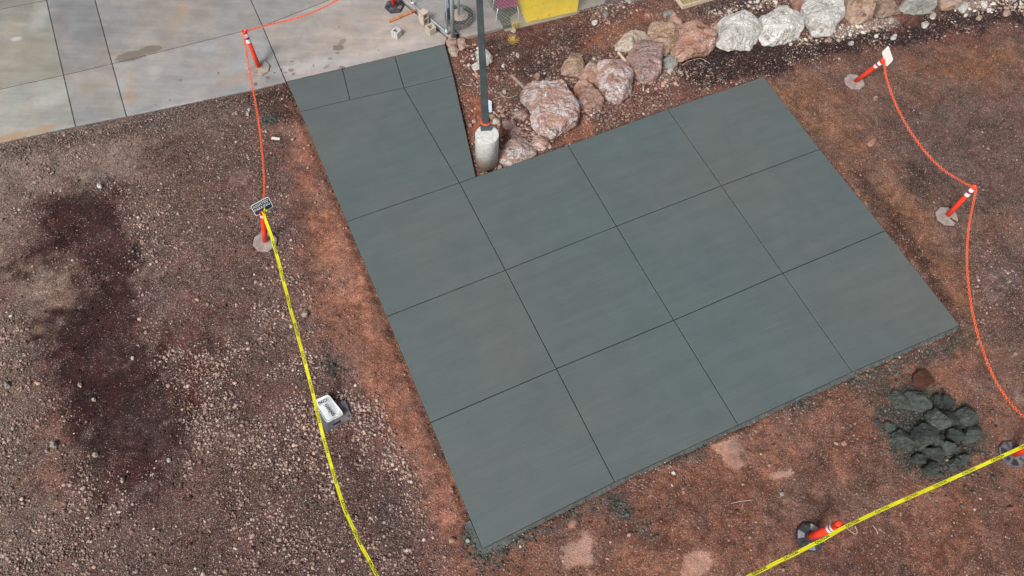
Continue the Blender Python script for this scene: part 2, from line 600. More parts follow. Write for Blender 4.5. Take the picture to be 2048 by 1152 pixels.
def pave_mat():
    m, nt, bs = newmat('old_concrete')
    c = coords(nt)
    at = nt.nodes.new('ShaderNodeAttribute')
    at.attribute_name = 'col'
    mp = nt.nodes.new('ShaderNodeMapping')
    mp.inputs['Rotation'].default_value = (0, 0, -0.2)
    mp.inputs['Scale'].default_value = (0.5, 3.2, 1)
    nt.links.new(c, mp.inputs[0])
    n0 = noise(nt, c, 0.35, 5, 0.55, 0.7)
    n1 = noise(nt, mp.outputs[0], 1.3, 6, 0.6)
    n2 = noise(nt, c, 2.2, 8, 0.68, 0.5)
    n3 = noise(nt, c, 48, 5, 0.65)
    nh = noise(nt, c, 0.8, 5, 0.6, 1.0)
    col = mixc(nt, 1.0, at.outputs['Color'], mixc(nt, ramp(nt, n0, 0.3, 0.7), (0.84, 0.87, 0.90), (1.10, 1.07, 1.04)), 'MULTIPLY')
    col = mixc(nt, 1.0, col, mixc(nt, ramp(nt, nh, 0.35, 0.68), (0.965, 1.0, 1.04), (1.06, 0.99, 0.96)), 'MULTIPLY')
    col = mixc(nt, 1.0, col, mixc(nt, ramp(nt, n1, 0.28, 0.72), (0.86, 0.87, 0.88), (1.09, 1.09, 1.08)), 'MULTIPLY')
    col = mixc(nt, 1.0, col, mixc(nt, ramp(nt, n2, 0.3, 0.72), (0.84, 0.84, 0.84), (1.08, 1.08, 1.08)), 'MULTIPLY')
    col = mixc(nt, 1.0, col, mixc(nt, ramp(nt, n3, 0.3, 0.7), (0.90, 0.90, 0.90), (1.07, 1.07, 1.07)), 'MULTIPLY')
    A = math.radians
    soft = blobs(nt, c, [(60, 110, 60, 45, 0, 0.35), (100, 230, 60, 12, A(-14), 0.3), (190, 170, 40, 12, A(-14), 0.45), (150, 243, 22, 5, A(-14), 0.6),
                         (330, 30, 60, 30, 0, 0.25), (700, 30, 70, 25, A(-20), 0.15), (285, 190, 60, 12, A(-14), 0.2)], 0.9, 3.0, 1.5, 0.1)
    col = mixc(nt, soft, col, (0.20, 0.175, 0.13))
    rust = blobs(nt, c, [(30, 272, 50, 8, A(-14), 0.7), (90, 257, 34, 7, A(-14), 0.7), (366, 20, 10, 16, 0, 0.45), (262, 150, 12, 16, 0, 0.4), (350, 45, 18, 22, 0, 0.3),
                         (480, 155, 60, 12, A(-14), 0.3), (262, 190, 12, 20, 0, 0.4)], 0.9, 4.0, 1.5, 0.2)
    col = mixc(nt, rust, col, (0.34, 0.20, 0.10))
    pale = blobs(nt, c, [(32, 78, 12, 5, 0, 0.8), (350, 215, 80, 8, A(-14), 0.5), (620, 130, 70, 14, A(-14), 0.55), (700, 120, 80, 12, A(-14), 0.4), (80, 30, 20, 30, 0, 0.3),
                         (100, 200, 40, 14, A(-14), 0.4), (780, 95, 90, 10, A(-14), 0.35)], 0.9, 5.0, 1.4, 0.2)
    col = mixc(nt, pale, col, (0.44, 0.42, 0.42))
    wet = blobs(nt, c, [(262, 112, 34, 10, A(-14), 1.0), (300, 99, 26, 8, A(-10), 1.0), (676, 95, 12, 6, A(-10), 1.0), (684, 84, 5, 9, A(30), 0.8), (675, 106, 4, 2, 0, 0.9),
                        (361, 160, 4, 3, 0, 0.8), (436, 146, 2, 2, 0, 0.9), (340, 200, 2, 3, 0, 0.9), (311, 209, 2, 2, 0, 0.9), (331, 94, 2, 2, 0, 0.8)], 0.45, 6.0)
    col = mixc(nt, math_(nt, 'MULTIPLY', wet, 0.8), col, (0.15, 0.125, 0.10))
    spots = blobs(nt, c, [(582, 140, 6, 3.5, 0, 0.75), (571, 145, 3, 2, 0, 0.7), (587, 148, 4, 3, 0, 0.7), (536, 155, 5, 3, 0, 0.85), (549, 145.5, 2.5, 1.5, 0, 0.9),
                          (534, 163, 2, 1.5, 0, 0.8), (583, 123, 4, 1.5, 0, 0.85), (564, 138, 3, 1.5, 0, 0.8), (660, 117, 5, 3, 0, 0.5), (653, 134, 7, 3, A(-30), 0.5),
                          (684, 134, 6, 2.5, 0, 0.8), (627, 131, 2, 3, 0, 0.6), (511, 168, 4, 4, 0, 0.9), (678, 53, 2, 2, 0, 0.6), (437, 146, 3, 3, 0, 0.6), (757, 100, 2, 2, 0, 0.5)], 0.5, 14.0)
    col = mixc(nt, spots, col, (0.15, 0.095, 0.08))
    nt.links.new(col, bs.inputs['Base Color'])
    r = math_(nt, 'SUBTRACT', ramp(nt, n2, 0.3, 0.7, 0.6, 0.8), math_(nt, 'MULTIPLY', wet, 0.35))
    nt.links.new(r, bs.inputs['Roughness'])
    bump(nt, bs, n3, 0.25, 0.004)
    return m


M['pave'] = pave_mat()


def rock_mat(name, ca, cb, crust, crust_amt=0.5, vein=(0.10, 0.06, 0.05), sc=3.0, dirt=(0.13, 0.065, 0.045)):
    m, nt, bs = newmat(name)
    c = coords(nt)
    oi = nt.nodes.new('ShaderNodeObjectInfo')
    add = nt.nodes.new('ShaderNodeVectorMath')
    add.operation = 'ADD'
    nt.links.new(c, add.inputs[0])
    cmb = nt.nodes.new('ShaderNodeCombineXYZ')
    rr = math_(nt, 'MULTIPLY', oi.outputs['Random'], 37.0)
    for i in range(3):
        nt.links.new(rr, cmb.inputs[i])
    nt.links.new(cmb.outputs[0], add.inputs[1])
    p = add.outputs[0]
    mpr = nt.nodes.new('ShaderNodeMapping')
    mpr.inputs['Rotation'].default_value = (0.5, 0.3, 0.7)
    mpr.inputs['Scale'].default_value = (0.8, 2.2, 1.0)
    nt.links.new(p, mpr.inputs[0])
    p = mpr.outputs[0]
    n1 = noise(nt, p, sc, 6, 0.62, 0.8)
    n2 = noise(nt, p, sc * 4.5, 8, 0.7, 0.4)
    n3 = noise(nt, p, sc * 18, 6, 0.7)
    n4 = noise(nt, p, sc * 0.8, 6, 0.7, 1.2)
    col = mixc(nt, ramp(nt, n1, 0.36, 0.62), ca, cb)
    dk = tuple(x * 0.45 for x in ca)
    col = mixc(nt, math_(nt, 'MULTIPLY', ramp(nt, n2, 0.60, 0.74), 0.75), col, dk)
    col = mixc(nt, ramp(nt, math_(nt, 'ADD', n4, math_(nt, 'MULTIPLY', n2, 0.35)), 0.90 - crust_amt * .4, 0.98 - crust_amt * .4), col, crust)
    vo = nt.nodes.new('ShaderNodeTexVoronoi')
    vo.feature = 'DISTANCE_TO_EDGE'
    vo.inputs['Scale'].default_value = sc * 1.5
    ds = nt.nodes.new('ShaderNodeVectorMath')
    ds.operation = 'ADD'
    nt.links.new(p, ds.inputs[0])
    nx = nt.nodes.new('ShaderNodeTexNoise')
    nx.inputs['Scale'].default_value = sc * 3
    nx.inputs['Detail'].default_value = 5
    nt.links.new(p, nx.inputs['Vector'])
    nsx = nt.nodes.new('ShaderNodeVectorMath')
    nsx.operation = 'SCALE'
    nsx.inputs['Scale'].default_value = 0.35
    nt.links.new(nx.outputs['Color'], nsx.inputs[0])
    nt.links.new(nsx.outputs[0], ds.inputs[1])
    nt.links.new(ds.outputs[0], vo.inputs['Vector'])
    crack = ramp(nt, vo.outputs['Distance'], 0.035, 0.0)
    gate = ramp(nt, n4, 0.45, 0.60)
    ck = math_(nt, 'MULTIPLY', crack, gate)
    col = mixc(nt, math_(nt, 'MULTIPLY', ck, 0.75), col, vein)
    v = mixc(nt, ramp(nt, n3, 0.32, 0.68), (0.66, 0.65, 0.64), (1.26, 1.26, 1.26))
    col = mixc(nt, 0.85, col, v, 'MULTIPLY')
    bri = nt.nodes.new('ShaderNodeMapRange')
    nt.links.new(oi.outputs['Random'], bri.inputs['Value'])
    bri.inputs['To Min'].default_value = 0.82 if dirt else 0.7
    bri.inputs['To Max'].default_value = 1.12 if dirt else 1.35
    vm = nt.nodes.new('ShaderNodeVectorMath')
    vm.operation = 'SCALE'
    nt.links.new(col, vm.inputs[0])
    nt.links.new(bri.outputs[0], vm.inputs['Scale'])
    col = vm.outputs[0]
    if dirt:
        nd_ = noise(nt, p, sc * 0.7 + 1.0, 7, 0.72, 0.8)
        col = mixc(nt, math_(nt, 'MULTIPLY', ramp(nt, nd_, 0.54, 0.64), 0.8), col, dirt)
    nt.links.new(col, bs.inputs['Base Color'])
    bs.inputs['Roughness'].default_value = 0.92
    bs.inputs['Specular IOR Level'].default_value = 0.3
    h = math_(nt, 'ADD', math_(nt, 'MULTIPLY', n2, 1.0), math_(nt, 'MULTIPLY', n3, 0.45))
    h = math_(nt, 'SUBTRACT', h, math_(nt, 'MULTIPLY', ck, 0.6))
    bump(nt, bs, h, 0.9, 0.07)
    return m


M['rock_pink'] = rock_mat('pink_brown_rock', alb(172, 130, 116), alb(206, 172, 158), alb(228, 214, 208), 0.5)
M['rock_crust'] = rock_mat('white_crusted_rock', alb(176, 132, 118), alb(208, 172, 160), alb(234, 222, 220), 0.66)
M['rock_rust'] = rock_mat('rusty_pink_rock', alb(178, 130, 110), alb(208, 170, 154), alb(226, 212, 204), 0.4)
M['rock_brown'] = rock_mat('brown_rock', alb(130, 90, 76), alb(170, 128, 112), alb(200, 170, 160), 0.25)
M['rock_white'] = rock_mat('white_limestone', alb(212, 210, 204), alb(240, 240, 236), alb(200, 182, 162), 0.12, vein=(0.28, 0.22, 0.17), dirt=(0.40, 0.32, 0.25))
M['rock_cream'] = rock_mat('cream_rock', alb(190, 170, 145), alb(215, 204, 190), alb(220, 190, 150), 0.3, vein=(0.25, 0.17, 0.11))
M['rock_tan'] = rock_mat('tan_rock', alb(172, 140, 112), alb(196, 172, 156), alb(205, 190, 180), 0.3)
M['rock_grey'] = rock_mat('grey_green_rock', alb(156, 158, 152), alb(188, 189, 182), alb(210, 209, 202), 0.3)
M['rock_mauve'] = rock_mat('mauve_rock', alb(172, 138, 130), alb(200, 172, 166), alb(222, 206, 202), 0.45)
M['wet_chunk'] = rock_mat('damp_concrete_lump', alb(78, 85, 80, .75), alb(108, 116, 109, .75), alb(142, 150, 140, .75), 0.35, vein=(0.02, 0.024, 0.024), sc=7.0, dirt=None)
M['wet_brown'] = rock_mat('soil_faced_lump', alb(112, 74, 60), alb(134, 88, 70), alb(96, 84, 76), 0.2, vein=(0.03, 0.02, 0.02), sc=6.0, dirt=None)

# ------------------------------------------------------------------ soil map (world metres)
C_ = alb
K = 0.68
SOIL = [  # polygon px, colour, softness m, warp m, strength, grit(None keeps)
    # left field, grey brown
    ([(-400, 250), (560, 170), (600, 330), (640, 620), (800, 900), (930, 1152), (900, 1400), (-400, 1400)], C_(104, 76, 71, K), .35, .3, 1.0, .7),
    ([(-400, 270), (250, 230), (520, 200), (480, 270), (330, 290), (250, 400), (140, 380), (60, 420), (0, 520), (-400, 560)], C_(138, 120, 110, K), .45, .35, .75, .8),
    ([(260, 250), (560, 190), (590, 330), (560, 420), (420, 480), (330, 420), (300, 320)], C_(98, 72, 64, K), .5, .3, .8, .5),
    ([(230, 420), (290, 430), (330, 640), (290, 640), (240, 520)], C_(128, 108, 106, K), .35, .3, .6, .9),
    ([(40, 500), (150, 510), (180, 580), (150, 640), (60, 690), (0, 660)], C_(142, 120, 106, K), .35, .25, .8, .5),
    ([(-300, 560), (50, 620), (80, 800), (60, 1152), (-300, 1300)], C_(112, 96, 84, K), .5, .3, .6, .9),
    ([(90, 820), (150, 840), (160, 980), (90, 1010), (60, 930)], C_(132, 92, 76, K), .3, .3, .6, .6),
    ([(340, 880), (480, 870), (520, 960), (400, 1010), (330, 960)], C_(126, 84, 70, K), .4, .3, .6, .5),
    ([(200, 960), (360, 950), (400, 1100), (200, 1120)], C_(112, 90, 92, K), .4, .3, .5, .6),
    ([(280, 700), (560, 640), (760, 860), (860, 1010), (880, 1200), (200, 1200), (330, 960)], C_(92, 64, 59, K), .5, .4, .8, .6),
    ([(330, 640), (430, 620), (460, 700), (420, 800), (340, 790)], C_(92, 56, 50, K), .45, .3, .85, .3),
    # dark cinder
    ([(50, 520), (85, 420), (150, 372), (245, 390), (275, 470), (284, 590), (295, 690), (355, 780), (372, 850), (345, 915), (300, 990),
      (200, 990), (165, 880), (112, 800), (86, 700), (86, 630), (135, 590), (165, 555), (140, 520), (75, 560)], C_(60, 33, 35, K), .58, .26, .96, .09),
    ([(170, 930), (260, 930), (250, 1010), (180, 1020)], C_(74, 48, 46, K), .3, .25, .7, .2),
    ([(440, 780), (480, 785), (480, 820), (450, 820)], C_(70, 48, 50, K), .15, .15, .8, .2),
    ([(270, 780), (330, 790), (300, 880), (240, 870)], C_(104, 76, 80, K), .3, .25, .5, .2),
    ([(150, 440), (230, 450), (240, 500), (170, 520)], C_(86, 58, 60, K), .25, .25, .5, .2),
    ([(190, 640), (250, 620), (250, 720), (180, 740)], C_(88, 58, 62, K), .3, .25, .5, .2),
    ([(160, 730), (280, 760), (300, 830), (190, 830)], C_(54, 32, 33, K), .3, .25, .6, .09),
    ([(0, 290), (560, 165), (575, 185), (560, 200), (0, 320)], C_(62, 44, 42, K), .12, .1, .7, .9),
    ([(500, 180), (580, 170), (600, 240), (560, 250), (510, 230)], C_(78, 52, 46, K), .15, .15, .8, .3),
    # orange clay left of slab
    ([(560, 250), (610, 240), (700, 450), (780, 640), (866, 850), (962, 1070), (900, 1060), (840, 980), (790, 880), (740, 820), (700, 720), (640, 640),
      (600, 560), (600, 440), (560, 330)], C_(154, 106, 87, K), .30, .32, .9, .25),
    ([(640, 420), (690, 460), (800, 690), (770, 700), (700, 600), (650, 520)], C_(176, 124, 100, K), .25, .25, .7, .13),
    ([(830, 930), (890, 910), (940, 1030), (900, 1060), (850, 1010)], C_(176, 126, 106, K), .25, .2, .7, .1),
    ([(455, 335), (478, 330), (498, 338), (502, 355), (490, 370), (468, 372), (455, 358)], C_(146, 118, 112, K), .04, .05, .8, .2),
    ([(330, 540), (600, 520), (600, 600), (500, 640), (360, 620)], C_(108, 74, 66, K), .4, .3, .5, .4),
    # below the slab
    ([(880, 1152), (960, 1090), (1240, 975), (1700, 760), (1930, 640), (2300, 600), (2300, 1500), (880, 1500)], C_(138, 96, 79, K), .35, .3, 1.0, .35),
    ([(1180, 1020), (1500, 950), (1560, 1020), (1400, 1060), (1200, 1080)], C_(110, 70, 57, K), .5, .35, .6, .2),
    ([(1600, 860), (1760, 760), (1760, 900), (1640, 990)], C_(114, 74, 62, K), .4, .35, .5, .2),
    ([(1560, 1060), (1800, 1040), (1900, 1152), (1600, 1180)], C_(108, 72, 62, K), .4, .3, .6, .2),
    ([(1900, 960), (2100, 900), (2100, 1180), (1850, 1180)], C_(112, 74, 60, K), .4, .3, .6, .2),
    # pale trowelled clay patches
    ([(1423, 887), (1478, 870), (1482, 892), (1500, 905), (1478, 908), (1490, 930), (1468, 938), (1450, 925), (1438, 905)], C_(198, 154, 136, K), 0.03, .05, 1.0, .02),
    ([(1537, 948), (1582, 939), (1588, 948), (1545, 960)], C_(198, 154, 136, K), 0.02, .02, 1.0, .02),
    ([(1122, 1085), (1150, 1082), (1180, 1080), (1187, 1110), (1192, 1132), (1128, 1134), (1122, 1110)], C_(198, 154, 136, K), 0.03, .05, 1.0, .02),
    ([(1158, 1050), (1170, 1056), (1186, 1080), (1176, 1086), (1162, 1066)], C_(198, 154, 136, K), 0.03, .04, 1.0, .02),
    ([(1135, 1038), (1153, 1038), (1152, 1056), (1136, 1056)], C_(198, 154, 136, K), 0.02, .02, 1.0, .02),
    ([(1365, 1108), (1390, 1103), (1418, 1108), (1424, 1130), (1416, 1152), (1400, 1175), (1365, 1160)], C_(198, 154, 136, K), 0.03, .05, 1.0, .02),
    ([(1200, 1085), (1290, 1090), (1290, 1130), (1200, 1135)], C_(156, 106, 86, K), .25, .2, .6, .1),
    ([(1398, 957), (1412, 957), (1410, 978), (1400, 975)], C_(170, 120, 100, K), .05, .05, .7, .1),
    ([(1560, 1070), (1572, 1072), (1585, 1105), (1598, 1145), (1586, 1145), (1566, 1095)], C_(164, 116, 98, K), .05, .06, .7, .1),
    ([(2022, 770), (2060, 755), (2070, 800), (2036, 808)], C_(176, 148, 132, K), .06, .06, .9, .1),
    ([(1460, 870), (1560, 850), (1570, 900), (1500, 910)], C_(152, 106, 86, K), .3, .25, .5, .1),
    # right of slab, orange brown and grey purple
    ([(1500, 140), (1700, 60), (2400, 0), (2400, 900), (1990, 760), (1900, 640)], C_(118, 87, 74, K), .4, .3, 1.0, .45),
    ([(1540, 160), (1620, 150), (1700, 200), (1760, 300), (1850, 420), (1930, 520), (1950, 640), (1915, 640), (1780, 470), (1640, 290)], C_(142, 100, 74, K), .35, .3, .8, .3),
    ([(1790, 190), (2100, 160), (2100, 420), (1960, 420), (1880, 380), (1780, 300)], C_(106, 82, 78, K), .5, .35, .8, .35),
    ([(1880, 480), (2100, 460), (2100, 700), (1980, 700), (1950, 560)], C_(98, 74, 70, K), .45, .35, .75, .45),
    ([(1810, 320), (1880, 340), (1880, 400), (1820, 380)], C_(78, 58, 54, K), .3, .25, .6, .3),
    ([(1690, 330), (1720, 340), (1830, 480), (1930, 640), (1915, 645), (1775, 462)], C_(72, 47, 38, K), .2, .16, .85, .3),  # dark soil by the slab edge, deepened by trench shading put into the colour
    ([(1960, 550), (2030, 540), (2050, 590), (1980, 600)], C_(138, 118, 116, K), .2, .2, .5, .3),
    ([(1800, 110), (2100, 60), (2100, 160), (1850, 190)], C_(136, 94, 70, K), .4, .3, .7, .2),
    # soil between the slabs, round the boulders
    ([(890, 90), (1230, 10), (1500, -60), (2400, -200), (2400, 30), (1540, 150), (1140, 290), (955, 352)], C_(112, 72, 60, K), .15, .2, 1.0, .5),
    ([(930, 100), (1190, 40), (1230, 80), (1190, 120), (1090, 160), (1000, 150), (950, 150)], C_(74, 46, 44, K), .3, .28, .85, .4),
    ([(1190, 50), (1350, 10), (1370, 40), (1290, 60), (1220, 90), (1170, 100)], C_(146, 96, 74, K), .25, .2, .8, .2),
    ([(935, 190), (965, 190), (970, 250), (955, 260)], C_(176, 108, 78, K), .12, .12, .9, .1),
    ([(1130, 250), (1180, 235), (1190, 262), (1130, 280)], C_(166, 104, 76, K), .15, .15, .8, .2),
    ([(1000, 170), (1060, 165), (1040, 210), (990, 215)], C_(102, 82, 66, K), .2, .2, .6, .7),
    ([(950, 95), (990, 95), (985, 140), (955, 140)], C_(104, 62, 48, K), .15, .1, .6, .3),
    # dark cinder strip along the boulders
    ([(1330, 130), (1400, 115), (1440, 95), (1600, 80), (1700, 62), (1870, 28), (2300, -60), (2300, 0), (2048, 40), (1900, 72), (1760, 95), (1640, 120), (1540, 150), (1420, 165),
      (1350, 170)], C_(46, 28, 31, K), .22, .2, .95, .3),
    ([(1400, -40), (1600, -60), (1560, 40), (1440, 50), (1380, 35)], C_(56, 36, 37, K), .2, .2, .9, .6),
    ([(1180, 30), (1240, 20), (1260, 36), (1200, 48)], C_(82, 60, 54, K), .15, .15, .8, .8),
    ([(1655, 60), (1700, 44), (1790, 30), (1780, 52), (1700, 68), (1660, 74)], C_(150, 140, 128, K), .12, .14, .75, 1.0),
    ([(1920, 0), (1990, -10), (1990, 14), (1940, 22)], C_(140, 130, 124, K), .12, .12, .7, 1.0),
    ([(1310, 140), (1345, 135), (1365, 160), (1330, 175)], C_(146, 126, 116, K), .12, .12, .7, 1.0),
    # concrete dust
    ([(1745, 800), (1800, 765), (1880, 780), (1960, 820), (1975, 870), (1935, 950), (1860, 955), (1810, 925), (1770, 880)], C_(72, 74, 68, K), .18, .16, .9, .3),
    ([(1700, 760), (1900, 665), (1930, 655), (1925, 700), (1790, 760), (1740, 800)], C_(88, 76, 66, K), .15, .15, .7, .3),
    ([(1225, 1000), (1248, 995), (1262, 1020), (1250, 1035), (1228, 1022)], C_(78, 76, 74, K), .12, .12, .75, .3),
    ([(1275, 1050), (1306, 1056), (1310, 1078), (1290, 1078)], C_(84, 78, 74, K), .12, .12, .6, .3),
    ([(522, 230), (548, 226), (556, 240), (530, 246)], C_(86, 86, 84, K), .05, .06, .85, .1),
    ([(650, 725), (668, 722), (672, 742), (654, 748)], C_(92, 86, 84, K), .1, .1, .6, .4),
    ([(758, 1000), (776, 1000), (776, 1022), (758, 1022)], C_(90, 84, 82, K), .1, .1, .6, .4),
    ([(935, 1050), (960, 1100), (1010, 1100), (1120, 1040), (1240, 985), (1235, 995), (1100, 1062), (1000, 1112), (945, 1108)], C_(92, 92, 88, K), .07, .06, .75, .2),
]


def soil_eval(x, y):
    n = x.shape[0]
    base = np.array(C_(120, 84, 72, K))
    col = np.tile(base, (n, 1))
    grit = np.full(n, 0.3)
    w1x, w1y = fbm2(x, y, 1.3, 31, 5), fbm2(x, y, 1.3, 57, 5)
    w2 = fbm2(x, y, 5.0, 91, 5) * 1.5
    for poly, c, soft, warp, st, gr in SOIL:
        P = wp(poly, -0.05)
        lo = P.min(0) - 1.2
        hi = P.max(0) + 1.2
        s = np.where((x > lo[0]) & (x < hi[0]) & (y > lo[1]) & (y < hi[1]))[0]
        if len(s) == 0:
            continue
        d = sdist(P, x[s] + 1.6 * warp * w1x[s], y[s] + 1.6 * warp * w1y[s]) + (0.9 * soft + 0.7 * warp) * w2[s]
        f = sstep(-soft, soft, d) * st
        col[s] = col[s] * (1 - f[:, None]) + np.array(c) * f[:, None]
        if gr is not None:
            grit[s] = grit[s] * (1 - f) + gr * f
    m = 1 + 0.55 * fbm2(x, y, 2.6, 77, 5) + 0.40 * fbm2(x, y, 8.0, 78, 3)
    keep_ = sstep(0.03, 0.12, grit)
    m = 1 + (m - 1) * (0.15 + 0.85 * keep_)
    col = col * m[:, None]
    grey = col.mean(1)[:, None]
    ds_ = np.clip(0.10 + 0.5 * fbm2(x, y, 1.9, 79, 4), 0, .45)[:, None]
    col = col * (1 - ds_) + grey * ds_ * np.array([1.04, 0.99, 0.97])
    return np.clip(col, 0.004, 0.8), grit


# ------------------------------------------------------------------ ground
STEP = 0.05
xs = np.arange(-13.5, 16.5, STEP)
ys = np.arange(0.6, 17.6, STEP)
far = np.array([1, 2.5, 5, 9, 16, 30, 60, 120, 300.0])
xs = np.concatenate([xs[0] - far[::-1], xs, xs[-1] + far])
ys = np.concatenate([ys[0] - far[::-1], ys, ys[-1] + far])
GX, GY = np.meshgrid(xs, ys)
gx, gy = GX.ravel(), GY.ravel()
gz = height(gx, gy)
ds = sdist(SLAB, gx, gy)
dp = sdist(PAVE, gx, gy)
loose = sstep(0.0, -0.15, np.maximum(ds, dp))
gz = gz + loose * (0.026 * fbm2(gx, gy, 5.0, 15, 4) + 0.012 * fbm2(gx, gy, 17.0, 16, 2))
gz = np.where(np.maximum(ds, dp) > 0.1, -0.14, gz)
gz = np.where((ds > -0.14) & (ds <= 0.1), gz - 0.055 * sstep(-0.14, -0.02, ds), gz)
gz = np.where((dp > -0.3) & (ds < -0.05), np.maximum(gz, -0.035 + 0.012 * fbm2(gx, gy, 9.0, 18, 2) - 0.06 * sstep(0, -0.3, dp)), gz)
gz = np.where(dp > 0.1, -0.14, gz)
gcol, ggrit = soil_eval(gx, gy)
nx_, ny_ = len(xs), len(ys)
me = bpy.data.meshes.new("ground")
me.vertices.add(nx_ * ny_)
me.vertices.foreach_set('co', np.stack([gx, gy, gz], 1).ravel())
ii = (np.arange(ny_ - 1)[:, None] * nx_ + np.arange(nx_ - 1)[None, :]).ravel()
quads = np.stack([ii, ii + 1, ii + nx_ + 1, ii + nx_], 1)
me.loops.add(quads.size)
me.loops.foreach_set('vertex_index', quads.ravel())
me.polygons.add(len(quads))
me.polygons.foreach_set('loop_start', np.arange(0, quads.size, 4))
me.update(calc_edges=True)
me.polygons.foreach_set('use_smooth', np.ones(len(quads), bool))
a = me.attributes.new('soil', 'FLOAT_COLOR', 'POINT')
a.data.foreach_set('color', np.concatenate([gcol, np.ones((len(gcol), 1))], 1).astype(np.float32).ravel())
a = me.attributes.new('grit', 'FLOAT', 'POINT')
a.data.foreach_set('value', ggrit.astype(np.float32))
me.materials.append(M['soil'])
tag(link(bpy.data.objects.new("ground", me)), kind='structure')

# ------------------------------------------------------------------ pebbles and clods (uncountable)
BOULD_MASK = []
ICO_V = []
t_ = (1 + 5 ** .5) / 2
for a_, b_ in ((-1, t_), (1, t_), (-1, -t_), (1, -t_)):
    ICO_V.append((a_, b_, 0))
for a_, b_ in ((-1, t_), (1, t_), (-1, -t_), (1, -t_)):
    ICO_V.append((0, a_, b_))
for a_, b_ in ((-1, t_), (1, t_), (-1, -t_), (1, -t_)):
    ICO_V.append((b_, 0, a_))
ICO_V = np.array(ICO_V, float)
ICO_V /= np.linalg.norm(ICO_V[0])
ICO_F = np.array([(0, 11, 5), (0, 5, 1), (0, 1, 7), (0, 7, 10), (0, 10, 11), (1, 5, 9), (5, 11, 4), (11, 10, 2), (10, 7, 6), (7, 1, 8),
                  (3, 9, 4), (3, 4, 2), (3, 2, 6), (3, 6, 8), (3, 8, 9), (4, 9, 5), (2, 4, 11), (6, 2, 10), (8, 6, 7), (9, 8, 1)])


def scatter(name, P, R, Cc, mat, label, cat, seed, sink=0.25, flat=0.65):
    rng = np.random.default_rng(seed)
    n = len(P)
    V = np.tile(ICO_V, (n, 1, 1))
    V = V * (1 + rng.uniform(-0.28, 0.28, (n, 12, 1)))
    V[..., 0] *= rng.uniform(0.75, 1.35, (n, 1))
    V[..., 2] *= rng.uniform(flat * .7, flat * 1.25, (n, 1))
    an = rng.uniform(0, 2 * np.pi, n)
    c, s = np.cos(an)[:, None], np.sin(an)[:, None]
    X = V[..., 0] * c - V[..., 1] * s
    Y = V[..., 0] * s + V[..., 1] * c
    tl = rng.normal(0, 0.25, (n, 1))
    Z = V[..., 2] + tl * X * .5
    V = np.stack([X, Y, Z], -1) * R[:, None, None]
    V += P[:, None, :]
    V[..., 2] += (R * (flat * (1 - 2 * sink)))[:, None]
    F = (ICO_F[None] + (np.arange(n) * 12)[:, None, None]).reshape(-1)
    me = bpy.data.meshes.new(name)
    me.vertices.add(n * 12)
    me.vertices.foreach_set('co', V.ravel())
    me.loops.add(len(F))
    me.loops.foreach_set('vertex_index', F)
    me.polygons.add(len(F) // 3)
    me.polygons.foreach_set('loop_start', np.arange(0, len(F), 3))
    me.update(calc_edges=True)
    cc = np.repeat(np.concatenate([Cc, np.ones((n, 1))], 1), 12, 0).astype(np.float32)
    a = me.attributes.new('col', 'FLOAT_COLOR', 'POINT')
    a.data.foreach_set('color', cc.ravel())
    me.materials.append(mat)
    return tag(link(bpy.data.objects.new(name, me)), label, cat, kind='stuff')


